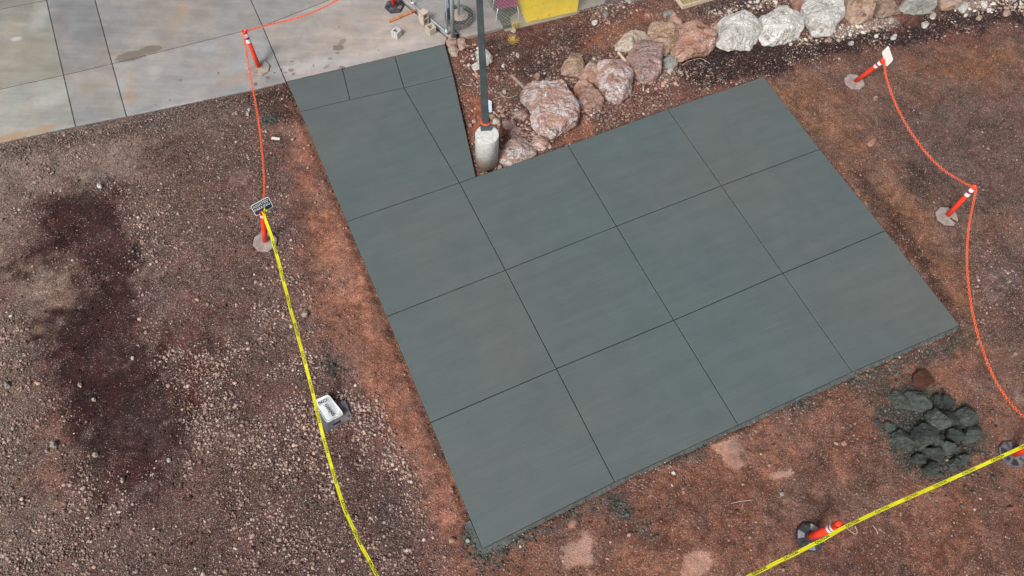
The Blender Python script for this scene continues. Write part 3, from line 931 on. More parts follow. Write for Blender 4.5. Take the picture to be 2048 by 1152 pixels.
DENS = [  # polygon px, stones per m2, softness, mean radius m, paleness
    ([(-300, 280), (560, 170), (600, 330), (600, 560), (-300, 560)], 230, .4, .0105, .75),
    ([(-300, 285), (151, 255), (253, 236), (560, 172), (560, 186), (255, 262), (0, 330), (-300, 360)], 420, .12, .013, .55),
    ([(0, 300), (330, 290), (300, 400), (240, 420), (150, 390), (0, 430)], 220, .4, .012, .65),
    ([(240, 430), (290, 430), (330, 560), (330, 700), (270, 690), (255, 560)], 330, .25, .015, .75),
    ([(-300, 560), (60, 620), (110, 760), (160, 850), (190, 960), (190, 1300), (-300, 1300)], 330, .35, .0135, .75),
    ([(190, 960), (330, 880), (360, 800), (290, 700), (280, 640), (330, 640), (480, 560), (560, 520), (610, 600), (700, 740), (800, 880), (850, 1010), (880, 1152), (880, 1400), (190, 1400)], 400, .35, .0135, .8),
    ([(480, 560), (560, 530), (620, 640), (700, 760), (800, 900), (820, 1000), (700, 1060), (600, 900), (560, 760), (470, 640)], 520, .3, .015, .9),
    ([(600, 840), (740, 830), (810, 930), (820, 1010), (720, 1060), (640, 960)], 560, .3, .0155, .95),
    ([(900, 100), (1230, 20), (1500, -40), (1560, 140), (1140, 290), (960, 350)], 160, .2, .013, .6),
    ([(930, 100), (1180, 50), (1200, 110), (1060, 160), (960, 150)], 230, .2, .012, .75),
    ([(930, 160), (1060, 180), (1070, 290), (1000, 340), (960, 340)], 260, .15, .017, .7),
    ([(985, 215), (1050, 205), (1070, 290), (1010, 335), (985, 300)], 330, .1, .026, .85),
    ([(1040, 160), (1160, 120), (1230, 110), (1260, 180), (1200, 220), (1060, 280)], 300, .15, .02, .8),
    ([(1200, 215), (1330, 160), (1420, 150), (1300, 230), (1140, 285), (1060, 300)], 260, .2, .015, .6),
    ([(1330, 110), (1600, 80), (1870, 30), (2300, -50), (2300, 20), (1900, 80), (1640, 120), (1540, 150), (1400, 170), (1330, 180)], 170, .2, .013, .8),
    ([(1655, 62), (1700, 42), (1790, 28), (1785, 50), (1700, 70), (1660, 76)], 900, .1, .018, 1.1),
    ([(1920, -4), (2060, -30), (2060, 30), (1990, 16), (1940, 22)], 600, .12, .02, 1.1),
    ([(1395, 36), (1560, 0), (1600, -40), (1600, 10), (1540, 28), (1440, 50)], 420, .15, .016, .95),
    ([(1600, 50), (1655, 55), (1690, 45), (1670, 80), (1600, 80)], 500, .1, .014, 1.0),
    ([(1310, 140), (1350, 132), (1370, 160), (1330, 178)], 600, .1, .016, 1.0),
    ([(1180, 10), (1260, 0), (1270, 36), (1190, 52)], 330, .15, .016, .8),
    ([(880, 1152), (965, 1100), (1920, 655), (2300, 600), (2300, 1400), (880, 1400)], 34, .2, .0125, .6),
    ([(1200, 1000), (1560, 870), (1600, 930), (1250, 1060)], 26, .4, .014, .6),
    ([(1560, 140), (2300, 30), (2300, 700), (1960, 660), (1760, 440)], 36, .3, .011, .6),
    ([(1920, 440), (2300, 420), (2300, 700), (1960, 690)], 120, .3, .012, .65),
    ([(560, 240), (600, 230), (960, 1090), (900, 1090), (700, 700), (600, 500)], 60, .2, .012, .6),
    ([(500, 190), (580, 180), (620, 330), (520, 300)], 110, .2, .015, .8),
    ([(965, 1100), (1230, 966), (1480, 852), (1920, 655), (1930, 670), (1490, 880), (1240, 990), (975, 1120)], 180, .08, .012, .6),
]
rng = np.random.default_rng(11)
NC = 420000
qx = rng.uniform(-13.5, 16.5, NC)
qy = rng.uniform(0.6, 17.6, NC)
area = 30.0 * 17.0
# keep only the part of the field the camera's surroundings show
nw1, nw2 = fbm2(qx, qy, 1.1, 131, 4), fbm2(qx, qy, 1.1, 157, 4)
den = np.zeros(NC)
rad = np.full(NC, 0.012)
pal = np.full(NC, 0.6)
for poly, dn, soft, r0, pl in DENS:
    P = wp(poly, -0.05)
    f = sstep(-soft, soft, sdist(P, qx + 0.35 * min(1, soft * 3) * nw1, qy + 0.35 * min(1, soft * 3) * nw2))
    den = den * (1 - f) + dn * f
    rad = rad * (1 - f) + r0 * f
    pal = pal * (1 - f) + pl * f
# no stones in cinder and smooth clay patches
for poly, c, soft, warp, st, gr in SOIL:
    if gr is not None and gr <= 0.12 and st > 0.8:
        P = wp(poly, -0.05)
        f = sstep(-soft * .6, soft * .8, sdist(P, qx + 1.2 * warp * nw1, qy + 1.2 * warp * nw2))
        den = den * (1 - f * (0.84 if gr > 0.08 else 0.93))
clump = np.clip(0.95 + 3.4 * fbm2(qx, qy, 1.1, 201, 5) + 1.5 * fbm2(qx, qy, 5.0, 205, 2), 0.06, 3.2)
den = den * clump
inside = np.maximum(sdist(SLAB, qx, qy), sdist(PAVE, qx, qy))
keep = (rng.uniform(0, 1, NC) < den * area / NC) & (inside < -0.015)
qx, qy, rad, pal, inside = qx[keep], qy[keep], rad[keep], pal[keep], inside[keep]
n = len(qx)
R = rad * np.exp(rng.normal(0, 0.46, n))
R = np.clip(R, 0.005, 0.042)
scol, _ = soil_eval(qx, qy)
pale = np.array(C_(206, 180, 168, K))
tone = np.clip(rng.normal(0.5, 0.3, n), 0, 1)[:, None]
hue = rng.uniform(0, 1, (n, 1))
st = pale * (1 - hue * np.array([0.05, 0.14, 0.20])) * (0.34 + 0.95 * tone)
white = (rng.uniform(0, 1, n) < 0.10 * pal)[:, None]
st = np.where(white, np.array(C_(226, 216, 208, K)), st)
wgt = np.clip(pal * rng.uniform(0.55, 1.35, n), 0, 1)[:, None]
st = scol * (1 - wgt) + st * wgt
gz_ = np.where(inside > -0.3, height(qx, qy), height(qx, qy))
scatter('gravel', np.stack([qx, qy, gz_], 1), R, np.clip(st, 0, .8), M['gravel'], 'loose pinkish grey gravel scattered over the red brown soil', 'gravel', 3)
NPEB = n
epts = []
for P_, a_, b_ in ((PAVE, 0, 5), (SLAB, 0, len(SLAB))):
    for i_ in range(a_, b_):
        p0_, p1_ = P_[i_], P_[(i_ + 1) % len(P_)]
        if np.linalg.norm(p0_ - wp([(573, 165)])[0]) < .15 and np.linalg.norm(p1_ - wp([(890, 88)])[0]) < .15:
            continue
        L_ = np.linalg.norm(p1_ - p0_)
        dd_ = (p1_ - p0_) / L_
        for _ in range(int(L_ * (34 if a_ == 0 and P_ is PAVE else 20))):
            t_e = rng.uniform(0, L_)
            o_e = abs(rng.normal(0, .035)) * rng.choice((-1, 1))
            epts.append(p0_ + dd_ * t_e + np.array([-dd_[1], dd_[0]]) * o_e)
epts = np.array(epts)
ins_ = np.maximum(sdist(SLAB, epts[:, 0], epts[:, 1]), sdist(PAVE, epts[:, 0], epts[:, 1]))
ez_ = np.where(ins_ > 0.003, -0.001, -0.055)
ec_ = np.array(C_(150, 112, 98, K)) * rng.uniform(0.35, 1.5, (len(epts), 1))
scatter('edge_grit', np.concatenate([epts, ez_[:, None]], 1), np.clip(0.006 * np.exp(rng.normal(0, .4, len(epts))), .003, .016), ec_, M['gravel'],
        'fine grit spilled over the edges of the slab and pavement', 'grit', 6)
# broken rubble packed between the boulders
RUB = [([(985, 212), (1050, 200), (1072, 290), (1010, 338), (984, 300)], 210), ([(1150, 215), (1200, 185), (1225, 205), (1175, 240)], 60), ([(1095, 150), (1160, 108), (1200, 115), (1160, 190), (1150, 160)], 60),
       ([(905, 90), (960, 85), (975, 150), (940, 150)], 60), ([(1262, 150), (1330, 132), (1370, 165), (1290, 185)], 90), ([(1415, 30), (1560, -5), (1560, 20), (1430, 46)], 70),
       ([(1560, 88), (1640, 55), (1700, 44), (1790, 30), (1780, 52), (1690, 76)], 170), ([(1900, 14), (1990, -12), (2060, -20), (2060, 10), (1940, 30)], 90), ([(1170, 30), (1260, 2), (1300, 40), (1200, 60)], 50),
       ([(1060, 262), (1110, 250), (1160, 235), (1100, 292), (1070, 292)], 45)]
rp = []
rcol = []
for poly, cnt in RUB:
    P = wp(poly, 0)
    lo, hi = P.min(0), P.max(0)
    k_ = 0
    while k_ < cnt:
        q_ = rng.uniform(lo, hi)
        if sdist(P, q_[:1], q_[1:])[0] > 0 and sdist(SLAB, q_[:1], q_[1:])[0] < -.04:
            rp.append((q_[0], q_[1], ground_z(q_[0], q_[1])))
            wht = poly[0][0] > 1300
            b_ = np.array(alb(*((214, 206, 196) if (wht or rng.uniform() < .3) else (196, 160, 146))))
            rcol.append(b_ * rng.uniform(.45, 1.1))
            k_ += 1
scatter('rock_rubble', np.array(rp), np.clip(0.026 * np.exp(rng.normal(0, .42, len(rp))), .010, .07), np.array(rcol), M['gravel'],
        'broken pale and pinkish rubble packed round the boulders', 'rubble', 12)
# clods in the colour of the soil
NC = 190000
qx = rng.uniform(-13.5, 16.5, NC)
qy = rng.uniform(0.6, 17.6, NC)
inside = np.maximum(sdist(SLAB, qx, qy), sdist(PAVE, qx, qy))
cl = fbm2(qx, qy, 1.6, 301, 4)
k = (inside < -0.02) & (rng.uniform(0, 1, NC) < np.clip(0.4 + 1.6 * cl, 0.05, 1) * 0.8)
qx, qy = qx[k], qy[k]
scol, sg_ = soil_eval(qx, qy)
k = sg_ > 0.09
qx, qy, scol = qx[k], qy[k], scol[k]
scatter('soil_clods', np.stack([qx, qy, height(qx, qy)], 1), np.clip(0.0085 * np.exp(rng.normal(0, .55, len(qx))), .004, .04),
        np.clip(scol * rng.uniform(0.6, 1.55, (len(qx), 1)), 0, .8), M['gravel'], 'small crumbs of red brown soil lying all over the ground', 'soil', 4, sink=0.3)


# ------------------------------------------------------------------ slabs
def inset(poly, d):
    poly = np.asarray(poly, float)
    n = len(poly)
    A = sum(poly[i][0] * poly[(i + 1) % n][1] - poly[(i + 1) % n][0] * poly[i][1] for i in range(n)) / 2
    sg = 1 if A > 0 else -1
    out = []
    for i in range(n):
        p0, p1, p2 = poly[i - 1], poly[i], poly[(i + 1) % n]
        e1 = (p1 - p0) / np.linalg.norm(p1 - p0)
        e2 = (p2 - p1) / np.linalg.norm(p2 - p1)
        n1 = np.array([-e1[1], e1[0]]) * sg
        n2 = np.array([-e2[1], e2[0]]) * sg
        b = n1 + n2
        b = b / max(1e-6, (b @ b)) * 2
        out.append(p1 + b * d)
    return np.array(out)


def panels(name, polys, z0, z1, gap, mat, matj, cols=None, bev=0.008, basez=None):
    V, F, MI, CC = [], [], [], []
    for k, poly in enumerate(polys):
        P = wp(poly, 0.0)
        n = len(P)
        A = sum(P[i][0] * P[(i + 1) % n][1] - P[(i + 1) % n][0] * P[i][1] for i in range(n)) / 2
        if A < 0:
            P = P[::-1]
        rings = [(inset(P, gap), z0), (inset(P, gap), z1 - bev), (inset(P, gap + bev * .4), z1 - bev * .3), (inset(P, gap + bev), z1)]
        b = len(V)
        for Q, z in rings:
            V += [(q[0], q[1], z) for q in Q]
            CC += [(*(cols[k] if cols else (1, 1, 1)), 1.0)] * n
        for r in range(3):
            for i in range(n):
                j = (i + 1) % n
                F.append((b + r * n + i, b + r * n + j, b + (r + 1) * n + j, b + (r + 1) * n + i))
                MI.append(0)
        F.append(tuple(b + 3 * n + i for i in range(n)))
        MI.append(0)
        if basez is not None:     # packed dirt in the bottom of the joint
            b = len(V)
            Q = inset(P, -0.0001 + gap * 1.2)
            Q = inset(P, 0.004)
            V += [(q[0], q[1], basez) for q in inset(P, 0.0015)]
            CC += [(1, 1, 1, 1)] * n
            F.append(tuple(b + i for i in range(n)))
            MI.append(1)
    o = mesh(name, V, F, [mat, matj], midx=MI)
    a = o.data.attributes.new('col', 'FLOAT_COLOR', 'POINT')
    a.data.foreach_set('color', np.array(CC, np.float32).ravel())
    return tag(o, kind='structure')


g = [[(693, 443), (919, 365), (1136, 290), (1335, 218), (1527, 153)],
     [(773, 633), (1011, 540), (1233, 452), (1443, 371), (1640, 298)],
     [(861, 845), (1113, 737), (1348, 640), (1566, 546), (1771, 461)],
     [(965, 1098), (1230, 964), (1477, 850), (1705, 744), (1920, 651)]]
sp = []
for v in range(3):
    for u in range(4):
        q = [g[v][u], g[v][u + 1], g[v + 1][u + 1], g[v + 1][u]]
        if (v, u) == (0, 0):
            q = [g[0][0], g[0][1], g[1][1], g[1][0]]
        if (v, u) == (0, 1):
            q = [g[0][1], (952, 353), g[0][2], g[1][2], g[1][1]]
        sp.append(q)
sp += [[(573, 163), (685, 138), (700, 199), (600, 223)], [(685, 138), (790, 113), (808, 175), (700, 199)], [(790, 113), (890, 88), (907, 151), (808, 175)],
       [(600, 223), (700, 199), (808, 175), (919, 365), (693, 443)], [(808, 175), (907, 151), (952, 353), (919, 365)]]
panels('concrete_slab', sp, -0.13, 0.0, 0.0085, M['slab'], M['joint'], bev=0.009, basez=-0.011)

# spilled concrete along the foot of the slab: low lumpy ribbon outside the edge
V, F = [], []
edge = wp([(940, 1040), (965, 1098), (1230, 964), (1477, 850), (1705, 744), (1920, 651), (1912, 640)])
rs = np.random.default_rng(5)
seg = []
for i in range(len(edge) - 1):
    L = np.linalg.norm(edge[i + 1] - edge[i])
    m = max(2, int(L / 0.06))
    for k in range(m):
        seg.append((edge[i] + (edge[i + 1] - edge[i]) * k / m, edge[i + 1] - edge[i]))
cor = wp([(965, 1098)])[0]
rows_ = 7
for k, (p, e) in enumerate(seg):
    e = e / np.linalg.norm(e)
    nn = np.array([e[1], -e[0]])
    # smooth the outward normal round the corner
    w_ = 0.055 + 0.05 * float(fbm2(np.array([p[0]]), np.array([p[1]]), 1.6, 61, 4)[0])
    w_ = max(0.02, w_ * 1.3 + 0.24 * math.exp(-((np.linalg.norm(p - cor) - 0.2) / 0.45) ** 2))
    for r in range(rows_):
        t = r / (rows_ - 1)
        x, y = p + nn * (w_ * t + 0.001)
        z = -0.02 - 0.07 * t ** 0.8
        nz = float(fbm2(np.array([x]), np.array([y]), 11, 63, 3)[0])
        V.append((x, y, z + 0.022 * nz * (t > 0)))
for k in range(len(seg) - 1):
    for r in range(rows_ - 1):
        a0 = k * rows_ + r
        F.append((a0, a0 + 1, a0 + rows_ + 1, a0 + rows_))
tag(mesh('concrete_spill', V, F, M['slab_side'], smooth=True), 'rough grey concrete squeezed out along the lower edge of the fresh slab', 'concrete spill', kind='stuff')

pv = [[(-260, 84), (0, 18), (93, 0), (50, -170), (-260, -110)],
      [(-260, 84), (-260, 243), (0, 178), (127, 150), (93, 0), (0, 18)],
      [(-260, 243), (-260, 345), (0, 286), (151, 253), (127, 150), (0, 178)],
      [(127, 150), (151, 253), (253, 233), (224, 127)],
      [(93, 0), (127, 150), (224, 127), (190, 0), (150, -140), (58, -140)],
      [(224, 127), (253, 233), (520, 177), (572, 164), (525, 52), (481, 63)],
      [(190, 0), (224, 127), (481, 63), (525, 52), (502, 0), (450, -140), (150, -140)],
      [(525, 52), (572, 163), (890, 88), (894, 75), (808, 8), (700, -90), (657, 0)],
      [(525, 52), (657, 0), (700, -90), (640, -140), (450, -140), (502, 0)]]
cp = [alb(160, 158, 148), alb(170, 168, 156), alb(184, 184, 176), alb(172, 169, 165), alb(160, 157, 154), alb(178, 176, 174), alb(170, 166, 162), alb(190, 182, 175), alb(174, 169, 164)]
cp = [tuple(v * .76 for v in c) for c in cp]
panels('pavement', pv, -0.13, -0.003, 0.009, M['pave'], M['joint'], cols=cp, bev=0.008, basez=-0.012)
ev = [[(898, 73), (811, 4), (715, -90), (700, -140), (940, -140), (972, -6), (916, 45), (924, 72)]]
ev = [[(897, 74), (811, 4), (712, -90), (700, -140), (880, -140), (903, 48), (914, 68)]]
panels('enclosure_floor', ev, -0.13, -0.005, 0.007, M['pave'], M['joint'], cols=[alb(168, 164, 162)], bev=0.008, basez=None)
panels('raised_floor', [[(904, 30), (918, 66), (931, 77), (1007, 57), (974, 0), (895, -140), (885, -140)]], -0.16, 0.055, 0.004, M['pave'], M['joint'], cols=[alb(166, 158, 150)], bev=0.012)
panels('pale_floor', [[(1010, 62), (1056, 50), (1218, 12), (1206, -10), (1190, -140), (920, -140), (976, -2)]], -0.16, -0.01, 0.004, M['pave'], M['joint'], cols=[alb(158, 150, 134)], bev=0.012)


# ------------------------------------------------------------------ boulders
def poly_radius(P, ang):
    c = P.mean(0) if not isinstance(P, tuple) else P
    best = np.zeros(len(ang))
    n = len(P)
    dx, dy = np.cos(ang), np.sin(ang)
    for i in range(n):
        a = P[i] - c
        b = P[(i + 1) % n] - c
        e = b - a
        den_ = dx * e[1] - dy * e[0]
        with np.errstate(divide='ignore', invalid='ignore'):
            t = (a[0] * e[1] - a[1] * e[0]) / den_
            s = (a[0] * dy - a[1] * dx) / den_
        ok = (s >= -1e-6) & (s <= 1 + 1e-6) & (t > 0)
        best = np.where(ok, np.maximum(best, t), best)
    return np.where(best <= 0, 0.1, best)


def rock(name, pts, h, mat, label, cat, seed, group=None, facets=7, rough=1.0, base=None, nu=64, nv=30, ledge=None, z=None, fc=0.66, grow=1.05):
    pts = np.array(pts, float)
    cpx = pts.mean(0)
    g0 = G(cpx[0], cpx[1], h * 0.35)
    gzv = g0[2] if z is None else z
    P = np.array([U(a, b, gzv + 0.32 * h)[:2] for a, b in pts])
    c = P.mean(0)
    if cross2(P) < 0:
        P = P[::-1]
    ang = np.linspace(0, 2 * np.pi, nu, endpoint=False)
    Rr = poly_radius(P, ang)
    # slightly round the corners
    Rr = 0.6 * Rr + 0.2 * (np.roll(Rr, 1) + np.roll(Rr, -1))
    el_ = np.linspace(-0.62 * np.pi / 2, np.pi / 2, nv)
    E, Aa = np.meshgrid(el_, ang, indexing='ij')
    Rr = Rr * grow
    Rm = np.tile(Rr, (nv, 1))
    ce = np.cos(E)
    rr = np.where(E > 0, ce ** 0.62, ce ** 0.35)
    X = Rm * rr * np.cos(Aa)
    Y = Rm * rr * np.sin(Aa)
    Z = np.where(E > 0, np.sin(E) ** 0.9 * h * 0.72, np.sin(E) * h * 0.38) if True else 0
    Z = np.where(E > 0, np.abs(np.sin(E)) ** 0.9 * h * 0.70, np.sin(E) * h * 0.42)
    Vv = np.stack([X, Y, Z], -1).reshape(-1, 3)
    size = Rr.mean()
    rs = np.random.default_rng(seed)
    for k in range(facets):
        nrm = rs.normal(0, 1, 3)
        nrm[2] = abs(nrm[2]) * 1.1 + 0.2
        nrm /= np.linalg.norm(nrm)
        pr = Vv @ nrm
        d = pr.max() * rs.uniform(fc, 0.90)
        ex = np.maximum(pr - d, 0)
        Vv = Vv - nrm * ex[:, None] * 0.97
    q = Vv / size
    sa = rs.uniform(0, 3.14)
    qs = q @ np.array([[math.cos(sa), -math.sin(sa), 0], [math.sin(sa), math.cos(sa), 0], [0, 0, 1]]) * np.array([0.8, 2.6, 1.3])
    amp = 0.085 * size * rough
    rid = 1 - np.abs(fbm(q * 1.7 + seed, seed, 4)) * 2
    n3 = Vv / (np.linalg.norm(Vv / np.array([1, 1, max(0.3, h / size)]), axis=1)[:, None] + 1e-9)
    n3 = n3 / (np.linalg.norm(n3, axis=1)[:, None] + 1e-9)
    dsp = amp * (0.9 * fbm(q * 1.3 + seed, seed + 3, 5) * 1.6 + 0.55 * (rid - 0.5)) + 0.055 * size * rough * (0.5 - 1.4 * np.abs(fbm(qs * 2.6 + seed, seed + 9, 4))) + 0.022 * size * rough * fbm(q * 13, seed + 5, 3)
    Vv = Vv + n3 * dsp[:, None]
    if ledge is not None:
        Vv[:, 2] += h * 0.10 * np.sin((Vv[:, 0] * math.cos(ledge) + Vv[:, 1] * math.sin(ledge)) / size * 4.0 + fbm(q * 1.5, seed, 3) * 2)
    Vv[:, 2] += h * 0.30
    F = []
    for i in range(nv - 1):
        for j in range(nu):
            k = (j + 1) % nu
            F.append((i * nu + j, i * nu + k, (i + 1) * nu + k, (i + 1) * nu + j))
    F.append(tuple(range(nu - 1, -1, -1)))
    o = mesh(name, Vv, F, M[mat], smooth=False, loc=(c[0], c[1], gzv))
    tag(o, label, cat, group)
    return o


def cross2(P):
    n = len(P)
    return sum(P[i][0] * P[(i + 1) % n][1] - P[(i + 1) % n][0] * P[i][1] for i in range(n))


BR = 'boulders laid in a row'
ROCKS = [
    ([(1044, 191), (1068, 168), (1095, 163), (1125, 175), (1138, 167), (1152, 185), (1157, 213), (1148, 238), (1127, 250), (1107, 266), (1080, 272), (1062, 257), (1064, 225), (1052, 206)], .62, 'rock_crust', 'largest pinkish boulder, white crusted on top, right of the lamp post footing', 1),
    ([(1162, 193), (1189, 166), (1207, 189), (1199, 215), (1175, 221), (1160, 207)], .36, 'rock_pink', 'plain brown angular rock wedged below the small holed one', 2),
    ([(1150, 174), (1170, 157), (1185, 166), (1184, 184), (1164, 194), (1152, 185)], .34, 'rock_rust', 'small pinkish rock with a dark hole, against the largest boulder', 3),
    ([(1119, 141), (1138, 111), (1160, 114), (1167, 131), (1160, 149), (1130, 146)], .34, 'rock_tan', 'tan half buried rock at the upper left end of the boulder row', 4),
    ([(1156, 148), (1170, 133), (1189, 127), (1202, 140), (1194, 160), (1177, 163)], .38, 'rock_pink', 'rough pink rock squeezed between the tan one and the big round boulder', 5),
    ([(1193, 158), (1200, 123), (1219, 114), (1244, 128), (1264, 152), (1265, 173), (1240, 198), (1220, 191), (1205, 175)], .60, 'rock_crust', 'big smooth round pink boulder, second from the largest one', 6),
    ([(1257, 117), (1270, 95), (1291, 88), (1316, 91), (1322, 112), (1319, 142), (1303, 159), (1283, 156), (1265, 138)], .60, 'rock_mauve', 'round mauve topped boulder with orange side and dark pits', 7),
    ([(1228, 84), (1247, 74), (1266, 69), (1288, 59), (1299, 63), (1298, 78), (1283, 91), (1263, 100), (1234, 95)], .30, 'rock_cream', 'long narrow cream coloured rock lying above the mauve boulder', 8),
    ([(1298, 64), (1306, 47), (1327, 41), (1343, 51), (1354, 74), (1343, 97), (1330, 106), (1320, 95), (1302, 84)], .50, 'rock_tan', 'tan boulder between the long cream rock and the ridged pink boulder', 9),
    ([(1337, 40), (1347, 31), (1359, 39), (1361, 59), (1355, 70), (1345, 56)], .40, 'rock_rust', 'small pink slab stone wedged upright between two boulders', 10),
    ([(1342, 100), (1360, 60), (1366, 44), (1386, 40), (1412, 54), (1430, 62), (1437, 83), (1418, 97), (1389, 107), (1356, 118)], .62, 'rock_rust', 'broad ridged pink boulder beside the first white one', 11),
    ([(1436, 48), (1478, 30), (1517, 26), (1522, 58), (1503, 90), (1458, 98), (1434, 88), (1441, 66)], .60, 'rock_white', 'white layered boulder with a ledge, leftmost of the white ones', 12),
    ([(1518, 44), (1550, 26), (1577, 2), (1599, 42), (1599, 69), (1530, 84), (1520, 66)], .62, 'rock_white', 'white angular boulder with a pointed top, second of the white ones', 13),
    ([(1604, 20), (1615, -12), (1670, -14), (1685, 27), (1664, 59), (1629, 63)], .60, 'rock_white', 'rounded grey white boulder standing left of the cracked brown one', 14),
    ([(1690, -20), (1748, -20), (1746, 27), (1718, 44), (1697, 35)], .55, 'rock_tan', 'brown boulder with a vertical crack, cut by the top edge of the view', 15),
    ([(1750, 6), (1768, 0), (1800, 5), (1800, 23), (1763, 31), (1751, 26)], .36, 'rock_tan', 'low brown rock between the cracked boulder and the pale green one', 16),
    ([(1802, 9), (1819, -10), (1876, -10), (1876, 14), (1853, 21), (1808, 19)], .42, 'rock_grey', 'pale greenish boulder with fine layers, at the top of the view', 17),
    ([(1878, 3), (1904, -14), (1932, -12), (1921, 8), (1904, 14), (1887, 14)], .34, 'rock_tan', 'tan rock at the right hand end of the boulder row', 18),
    ([(1580, -10), (1609, -10), (1606, 14), (1590, 16)], .35, 'rock_rust', 'small pink rock between two white boulders at the top edge', 19),
    ([(1327, 110), (1348, 112), (1355, 126), (1345, 137), (1332, 134), (1326, 122)], .22, 'rock_grey', 'small blue grey rock below the gap between tan and pink boulders', 20),
    ([(996, 310), (1010, 282), (1038, 270), (1062, 279), (1068, 305), (1050, 317), (1017, 328), (1002, 321)], .30, 'rock_crust', 'flat white edged rock between the lamp footing and the slab corner', 21),
    ([(1064, 299), (1067, 275), (1090, 270), (1101, 288), (1088, 299)], .18, 'rock_pink', 'low tan rock right at the upper edge of the new slab', 22),
    ([(1030, 224), (1045, 219), (1060, 231), (1047, 238), (1034, 235)], .16, 'rock_pink', 'small flat topped rock touching the left foot of the largest boulder', 23),
    ([(1005, 239), (1029, 244), (1033, 254), (1020, 259), (1007, 252)], .14, 'rock_mauve', 'grey mauve flat stone right of the lamp post chain', 24),
    ([(1022, 263), (1038, 254), (1046, 268), (1034, 278), (1024, 272)], .13, 'rock_mauve', 'grey square stone above the flat white edged rock', 25),
    ([(994, 265), (1008, 257), (1021, 267), (1003, 273)], .12, 'rock_brown', 'dark brown stone just right of the lamp footing top', 26),
    ([(977, 231), (985, 226), (992, 232), (987, 239), (980, 238)], .09, 'rock_tan', 'orange tan stone under the pale blue card', 27),
    ([(985, 242), (990, 236), (996, 239), (995, 246), (988, 248)], .10, 'rock_white', 'pale grey stone touching the right of the lamp post base', 28),
    ([(995, 250), (1003, 243), (1000, 256), (994, 257)], .08, 'rock_rust', 'reddish stone between the lamp footing and the mauve stones', 29),
    ([(951, 104), (967, 97), (984, 109), (985, 121), (972, 128), (955, 120)], .20, 'rock_white', 'pale grey white stone half hidden behind the lamp pole', 30),
    ([(941, 133), (953, 124), (969, 128), (966, 135), (950, 140)], .10, 'rock_white', 'small white jagged stone left of the lamp pole', 31),
    ([(892, 84), (900, 75), (914, 76), (916, 88), (908, 96), (897, 94)], .12, 'rock_pink', 'pinkish rubble lump at the left foot of the fence corner post', 32),
    ([(913, 80), (924, 72), (932, 84), (930, 95), (921, 100), (914, 92)], .12, 'rock_pink', 'pinkish rubble lump at the right foot of the fence corner post', 36),
    ([(897, 96), (910, 92), (918, 99), (913, 112), (904, 112)], .12, 'rock_cream', 'pale rubble lump just below the fence corner post, by the slab corner', 37),
    ([(1205, 26), (1213, 22), (1219, 30), (1210, 34)], .10, 'rock_grey', 'flat grey stone near the corner of the pale floor', 33),
    ([(1326, 27), (1338, 22), (1349, 25), (1345, 33), (1328, 33)], .12, 'rock_grey', 'grey green stone behind the upright pink slab stone', 34),
    ([(1422, 48), (1432, 44), (1441, 52), (1434, 60), (1424, 56)], .14, 'rock_rust', 'small pink rock between the ridged pink and first white boulders', 35),
]
for pts, h, mat, lab, sd_ in ROCKS:
    big = h > .25
    rock('boulder' if big else 'rock', pts, h, mat, lab, 'boulder' if big else 'rock', sd_, BR if big else 'stones between and beside the boulders',
         nu=132 if big else 40, nv=60 if big else 20, rough=1.25, grow=1.10 if big else 1.08, fc=.78 if mat == 'rock_white' else .70, facets=16 if mat in ('rock_white', 'rock_rust') else 11, ledge=(1.2 if sd_ in (12, 11, 17) else None))

